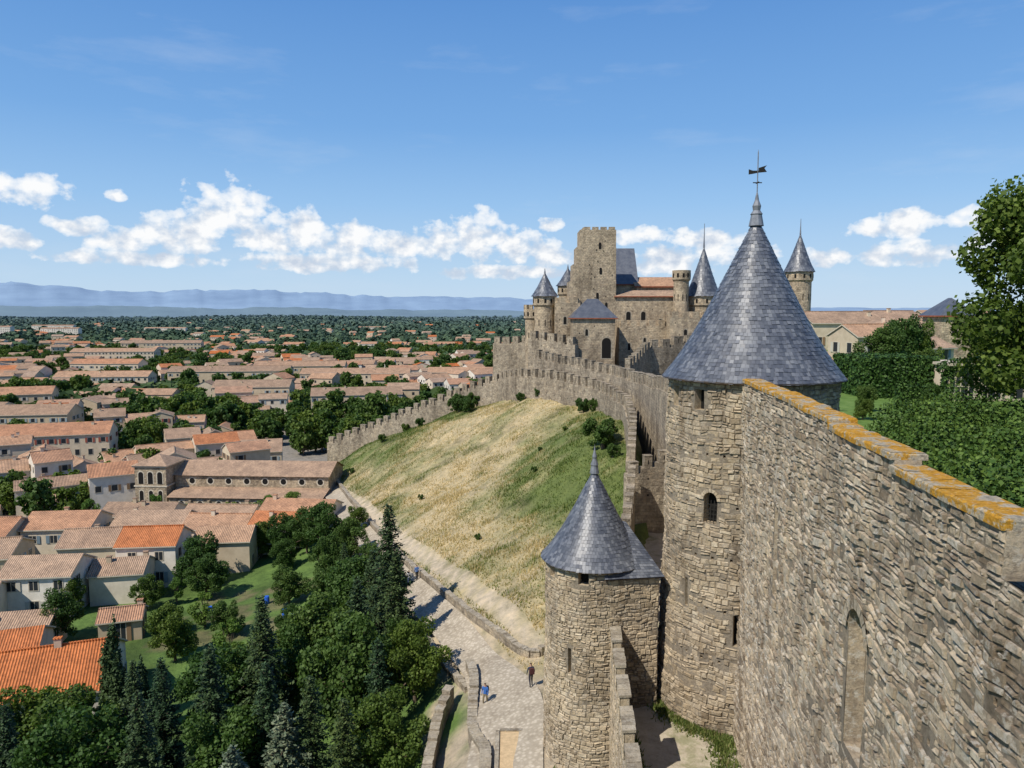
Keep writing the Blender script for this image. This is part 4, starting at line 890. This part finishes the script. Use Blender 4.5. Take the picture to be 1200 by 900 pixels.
for i in range(4):
    archp(mb,f,1.2+i*2.1,-6.5,1.7,2.3,.03,4,.6); archp(mb,f,1.2+i*2.1,-6.4,1.35,2.05,.05,2)
    for e in (-.3,.3): mb.box(34.4+i*2.1+e-.03,34.4+i*2.1+e+.03,55.93,55.95,-6.4,-4.6,4)
    mb.box(34.4+i*2.1-.6,34.4+i*2.1+.6,55.925,55.945,-5.5,-5.43,4)
mb.box(33,42.2,55.8,60.2,-3.9,-3.7,4,.5)
mb.obj('arcade_orangery',['plaster','tile','glass','shutter','trim'])
lv,lr=leafcloud([(x,56,z,.8,.25,.6) for x,z in [(33+i*.8,-4.1+.25*math.sin(i)) for i in range(12)]]+[(33.1,56,-5.2,.5,.3,1.2),(37.5,56,-5,.3,.2,1.2)],6000,.17,rng); link('ivy',np_mesh('ivy',lv,np.arange(len(lv)).reshape(-1,4),['hedge'],r=lr))
for x,y,w,l,h,an,rh in ((62,142,9,14,5,.1,2),(76,150,9,12,5.2,.3,2),(70,128,8,13,3.6,-.1,1.8),(84,140,9,16,4.4,.2,2),(54,112,7,9,3.4,.2,1.6),(60,120,8,9,3.8,1.4,1.8),(95,160,9,16,5.4,.1,2),(90,125,8,14,3.2,-.2,1.8),(108,150,9,16,4,.2,2),(120,140,9,16,3,.1,2),(52,96,6,8,2.4,.5,1.4)):
    mb=MB(); house(mb,x,y,-6.6,w,l,h,an,rh,1,U(.2,.9),U(.1,.6)); mb.obj('stone_house',HM)
block('slate_pavilion',62.5,67.5,108,113,-6.6,-.2,'hip',2.6,False,[(2,-3,.8,1.4)])
block('garden_gate_house',26.5,30,70,74,-6.6,-4.4,'gable',1,False,[],top='tile')
# ------------------------------------------------------------------ people
def person(x,y,z,head,shirt,pants,pack=None):
    J=[(0,0,.95),(0,0,1.15),(0,.0,1.38),(0,0,1.5),(0,.02,1.62),(0,.01,1.74),
       (.1,0,.9),(.11,.12,.5),(.11,.05,.08),(.11,.2,.03),(-.1,0,.9),(-.11,-.05,.5),(-.11,-.2,.1),(-.11,-.06,.03),
       (.19,0,1.4),(.25,-.06,1.13),(.24,.06,.9),(.24,.09,.8),(-.19,0,1.4),(-.25,.05,1.13),(-.24,.16,.92),(-.24,.2,.83)]
    Rr=[.14,.125,.15,.06,.095,.07,.09,.065,.045,.035,.09,.065,.045,.035,.06,.045,.035,.03,.06,.045,.035,.03]
    E=[(0,1),(1,2),(2,3),(3,4),(4,5),(0,6),(6,7),(7,8),(8,9),(0,10),(10,11),(11,12),(12,13),(2,14),(14,15),(15,16),(16,17),(2,18),(18,19),(19,20),(20,21)]
    me=bpy.data.meshes.new('walking_person'); me.from_pydata(J,E,[]); o=bpy.data.objects.new('walking_person',me); COL.objects.link(o)
    o.modifiers.new('s','SKIN')
    for i,q in enumerate(me.skin_vertices[0].data): q.radius=(Rr[i],Rr[i]*(.8 if i<3 else 1))
    me.skin_vertices[0].data[0].use_root=True
    sd=o.modifiers.new('d','SUBSURF'); sd.levels=2; sd.render_levels=2
    m,nt,b=newmat('clothes_and_skin'); tc=N(nt,'ShaderNodeTexCoord'); sx=N(nt,'ShaderNodeSeparateXYZ'); L(nt,tc.outputs['Object'],sx.inputs[0])
    zz=math_(nt,'DIVIDE',sx.outputs[2],1.85)
    L(nt,ramp(nt,zz,[(0,(.05,.04,.04)),(.05,pants),(.515,shirt),(.80,(.45,.28,.2)),(.895,(.05,.03,.02))],'CONSTANT'),b.inputs['Base Color'])
    me.materials.append(m); o.location=(x,y,z); o.rotation_euler=(0,0,head)
    if pack:
        M['pack']=simple('rucksack_fabric',pack); q=MB()
        for r_,z0,z1 in ((.0,1.0,1.05),(.02,1.05,1.35),(0,1.35,1.42)): q.box(-.15-r_,.15+r_,-.3-r_,-.1,z0,z1,0)
        p=q.obj('rucksack',['pack']); p.parent=o
person(1.35,50.6,h1(1.35,50.6)+.14,.3,(.05,.06,.09),(.03,.03,.04),pack=(.08,.03,.03))
person(-1.9,50.2,h1(-1.9,50.2)+.14,2.8,(.04,.12,.35),(.2,.16,.1),pack=(.02,.02,.03))
person(-11.4,79.5,h1(-11.4,79.5)+.14,.5,(.5,.5,.5),(.06,.08,.16)); person(-10.6,80,h1(-10.6,80)+.14,.5,(.1,.2,.45),(.03,.03,.03))
M['blue']=simple('blue_plastic',(.03,.12,.55),.4)
for x,y in ((-31.5,92),(-27.5,86.5),(-26.2,86),(-29.5,93.5),(-38,90)):
    mb=MB(); z=h1(x,y); lathe(mb,x,y,[(.25,z),(.32,z+.2),(.34,z+.5),(.32,z+.85),(.27,z+1),(.27,z+1.03),(0,z+1.05)],0,14); mb.obj('water_butt',['blue'])
# ------------------------------------------------------------------ world, sun
w=bpy.data.worlds.new('World'); sc.world=w; w.use_nodes=True; nt=w.node_tree; bg=nt.nodes['Background']
EL=math.radians(50); S=Vector((-.63,-.6,0)).normalized(); S=Vector((S.x*math.cos(EL),S.y*math.cos(EL),math.sin(EL)))
sky=N(nt,'ShaderNodeTexSky',sky_type='NISHITA'); sky.sun_disc=False; sky.sun_elevation=EL; sky.sun_rotation=math.atan2(S.x,S.y); sky.air_density=1.0; sky.dust_density=.6; sky.ozone_density=2.0; sky.altitude=150
tc=N(nt,'ShaderNodeTexCoord'); sx=N(nt,'ShaderNodeSeparateXYZ'); L(nt,tc.outputs['Generated'],sx.inputs[0])
az=math_(nt,'MULTIPLY',math_(nt,'ARCTAN2',sx.outputs[0],sx.outputs[1]),57.2958); el=math_(nt,'MULTIPLY',math_(nt,'ARCSINE',sx.outputs[2]),57.2958)
cv=N(nt,'ShaderNodeCombineXYZ'); L(nt,az,cv.inputs[0]); L(nt,el,cv.inputs[1])
blobs=[(-20.5,7.2,3.2,2.4),(-23.8,5.7,3.6,1.7),(-16.5,5.9,3.6,1.8),(-27,5.0,2.6,1.1),(-12.5,5.4,2.8,1.6),(-9.3,5.2,2.5,1.2),(-5.5,5.5,2.3,1.6),(-2.6,6.1,2.3,2.1),(.4,5.2,2.4,1.5),(2.9,6.8,1.1,.6),(3.6,4.5,2.4,1.2),
(-32.8,8,2.8,1.2),(-30,5.8,2,.7),(-34,4.8,2.6,.8),(-27.7,7.9,.8,.45),(9.8,5.8,2.8,.8),(14,5.5,3.2,.9),(12,4.2,4,1.4),(17.5,4.2,2.6,1.0),(25.8,5.8,2.0,.65),(27.8,6.1,1.8,1.1),(28,4.1,3.2,1.0),(31.9,5.9,1.8,1.1),(22.5,3.9,2.0,.8),(-14,3.8,8,.8),(-27,3.8,5,.6),(-46,7,5,2),(-55,6,4,1.6),(42,6,5,1.6),(52,7,4,2),(0,3.2,6,.6),(35,4.3,4,1.1)]
def field(vec):
    cur=None
    for a,e,rx_,ry_ in blobs:
        n1=N(nt,'ShaderNodeVectorMath',operation='MULTIPLY_ADD'); L(nt,vec,n1.inputs[0]); n1.inputs[1].default_value=(1/rx_,1/ry_,0); n1.inputs[2].default_value=(-a/rx_,-e/ry_,0)
        n2=N(nt,'ShaderNodeVectorMath',operation='DOT_PRODUCT'); L(nt,n1.outputs[0],n2.inputs[0]); L(nt,n1.outputs[0],n2.inputs[1])
        cur=n2.outputs['Value'] if cur is None else math_(nt,'MINIMUM',cur,n2.outputs['Value'])
    return math_(nt,'SUBTRACT',1,cur)
fd=math_(nt,'MAXIMUM',field(cv.outputs[0]),-1.0)
def cn(off,detail,sc_=.7):
    mp=N(nt,'ShaderNodeMapping'); mp.inputs['Location'].default_value=(off[0],off[1],0); L(nt,cv.outputs[0],mp.inputs[0])
    m2=N(nt,'ShaderNodeMapping'); m2.inputs['Scale'].default_value=(.8,1.0,1); L(nt,mp.outputs[0],m2.inputs[0]); return noise(nt,m2.outputs[0],sc_,detail,.53)
n0=cn((0,0),8); s0=cn((0,0),4); s1=cn((.35,-.6),4)
dn=math_(nt,'ADD',fd,math_(nt,'MULTIPLY',math_(nt,'SUBTRACT',n0,.505),4.2))
al=ramp(nt,dn,[(.05,(0,0,0)),(.4,(.6,.6,.6)),(.95,(1,1,1))])
sh=math_(nt,'ADD',math_(nt,'MULTIPLY',math_(nt,'SUBTRACT',s0,s1),2.3),.58,None,True)
low=math_(nt,'MULTIPLY',math_(nt,'SUBTRACT',el,5.6),.09); sh=math_(nt,'ADD',sh,low,None,True)
cc=ramp(nt,sh,[(.15,(5.8,6.6,7.8)),(.45,(7.6,8.1,8.8)),(.75,(9.7,9.8,9.9))])
mp=N(nt,'ShaderNodeMapping'); mp.inputs['Scale'].default_value=(.05,.22,1); mp.inputs['Rotation'].default_value=(0,0,.12); L(nt,cv.outputs[0],mp.inputs[0])
ci=ramp(nt,noise(nt,mp.outputs[0],1,7,.6),[(.55,(0,0,0)),(.85,(.3,.3,.3))])
skc=ramp(nt,math_(nt,'DIVIDE',el,90),[(0,(.58,.73,.90)),(.03,(.50,.69,.90)),(.09,(.32,.56,.88)),(.15,(.19,.42,.80)),(.25,(.11,.30,.69)),(.5,(.05,.17,.48)),(1,(.03,.11,.35))])
skm=N(nt,'ShaderNodeVectorMath',operation='SCALE'); L(nt,skc,skm.inputs[0]); skm.inputs['Scale'].default_value=10
c=mix(nt,.9,sky.outputs[0],skm.outputs[0])
c=mix(nt,ci,c,(7.2,7.8,8.6)); c=mix(nt,al,c,cc)
L(nt,c,bg.inputs[0]); bg.inputs[1].default_value=.1
sl=bpy.data.lights.new('sun','SUN'); sl.energy=5.0; sl.angle=math.radians(.5); sl.color=(1,.94,.84); so=bpy.data.objects.new('sun',sl); COL.objects.link(so); so.rotation_euler=(-S).to_track_quat('-Z','Y').to_euler()
# ------------------------------------------------------------------ camera
cam=bpy.data.cameras.new('camera'); co=bpy.data.objects.new('camera',cam); COL.objects.link(co); sc.camera=co
cam.sensor_width=36; cam.lens=26; cam.clip_start=.1; cam.clip_end=80000; co.location=(0,0,0); co.rotation_euler=(math.radians(90-5.4),0,0)
sc.view_settings.view_transform='Standard'; sc.view_settings.look='None'; sc.view_settings.exposure=0
print('houses',cnt)
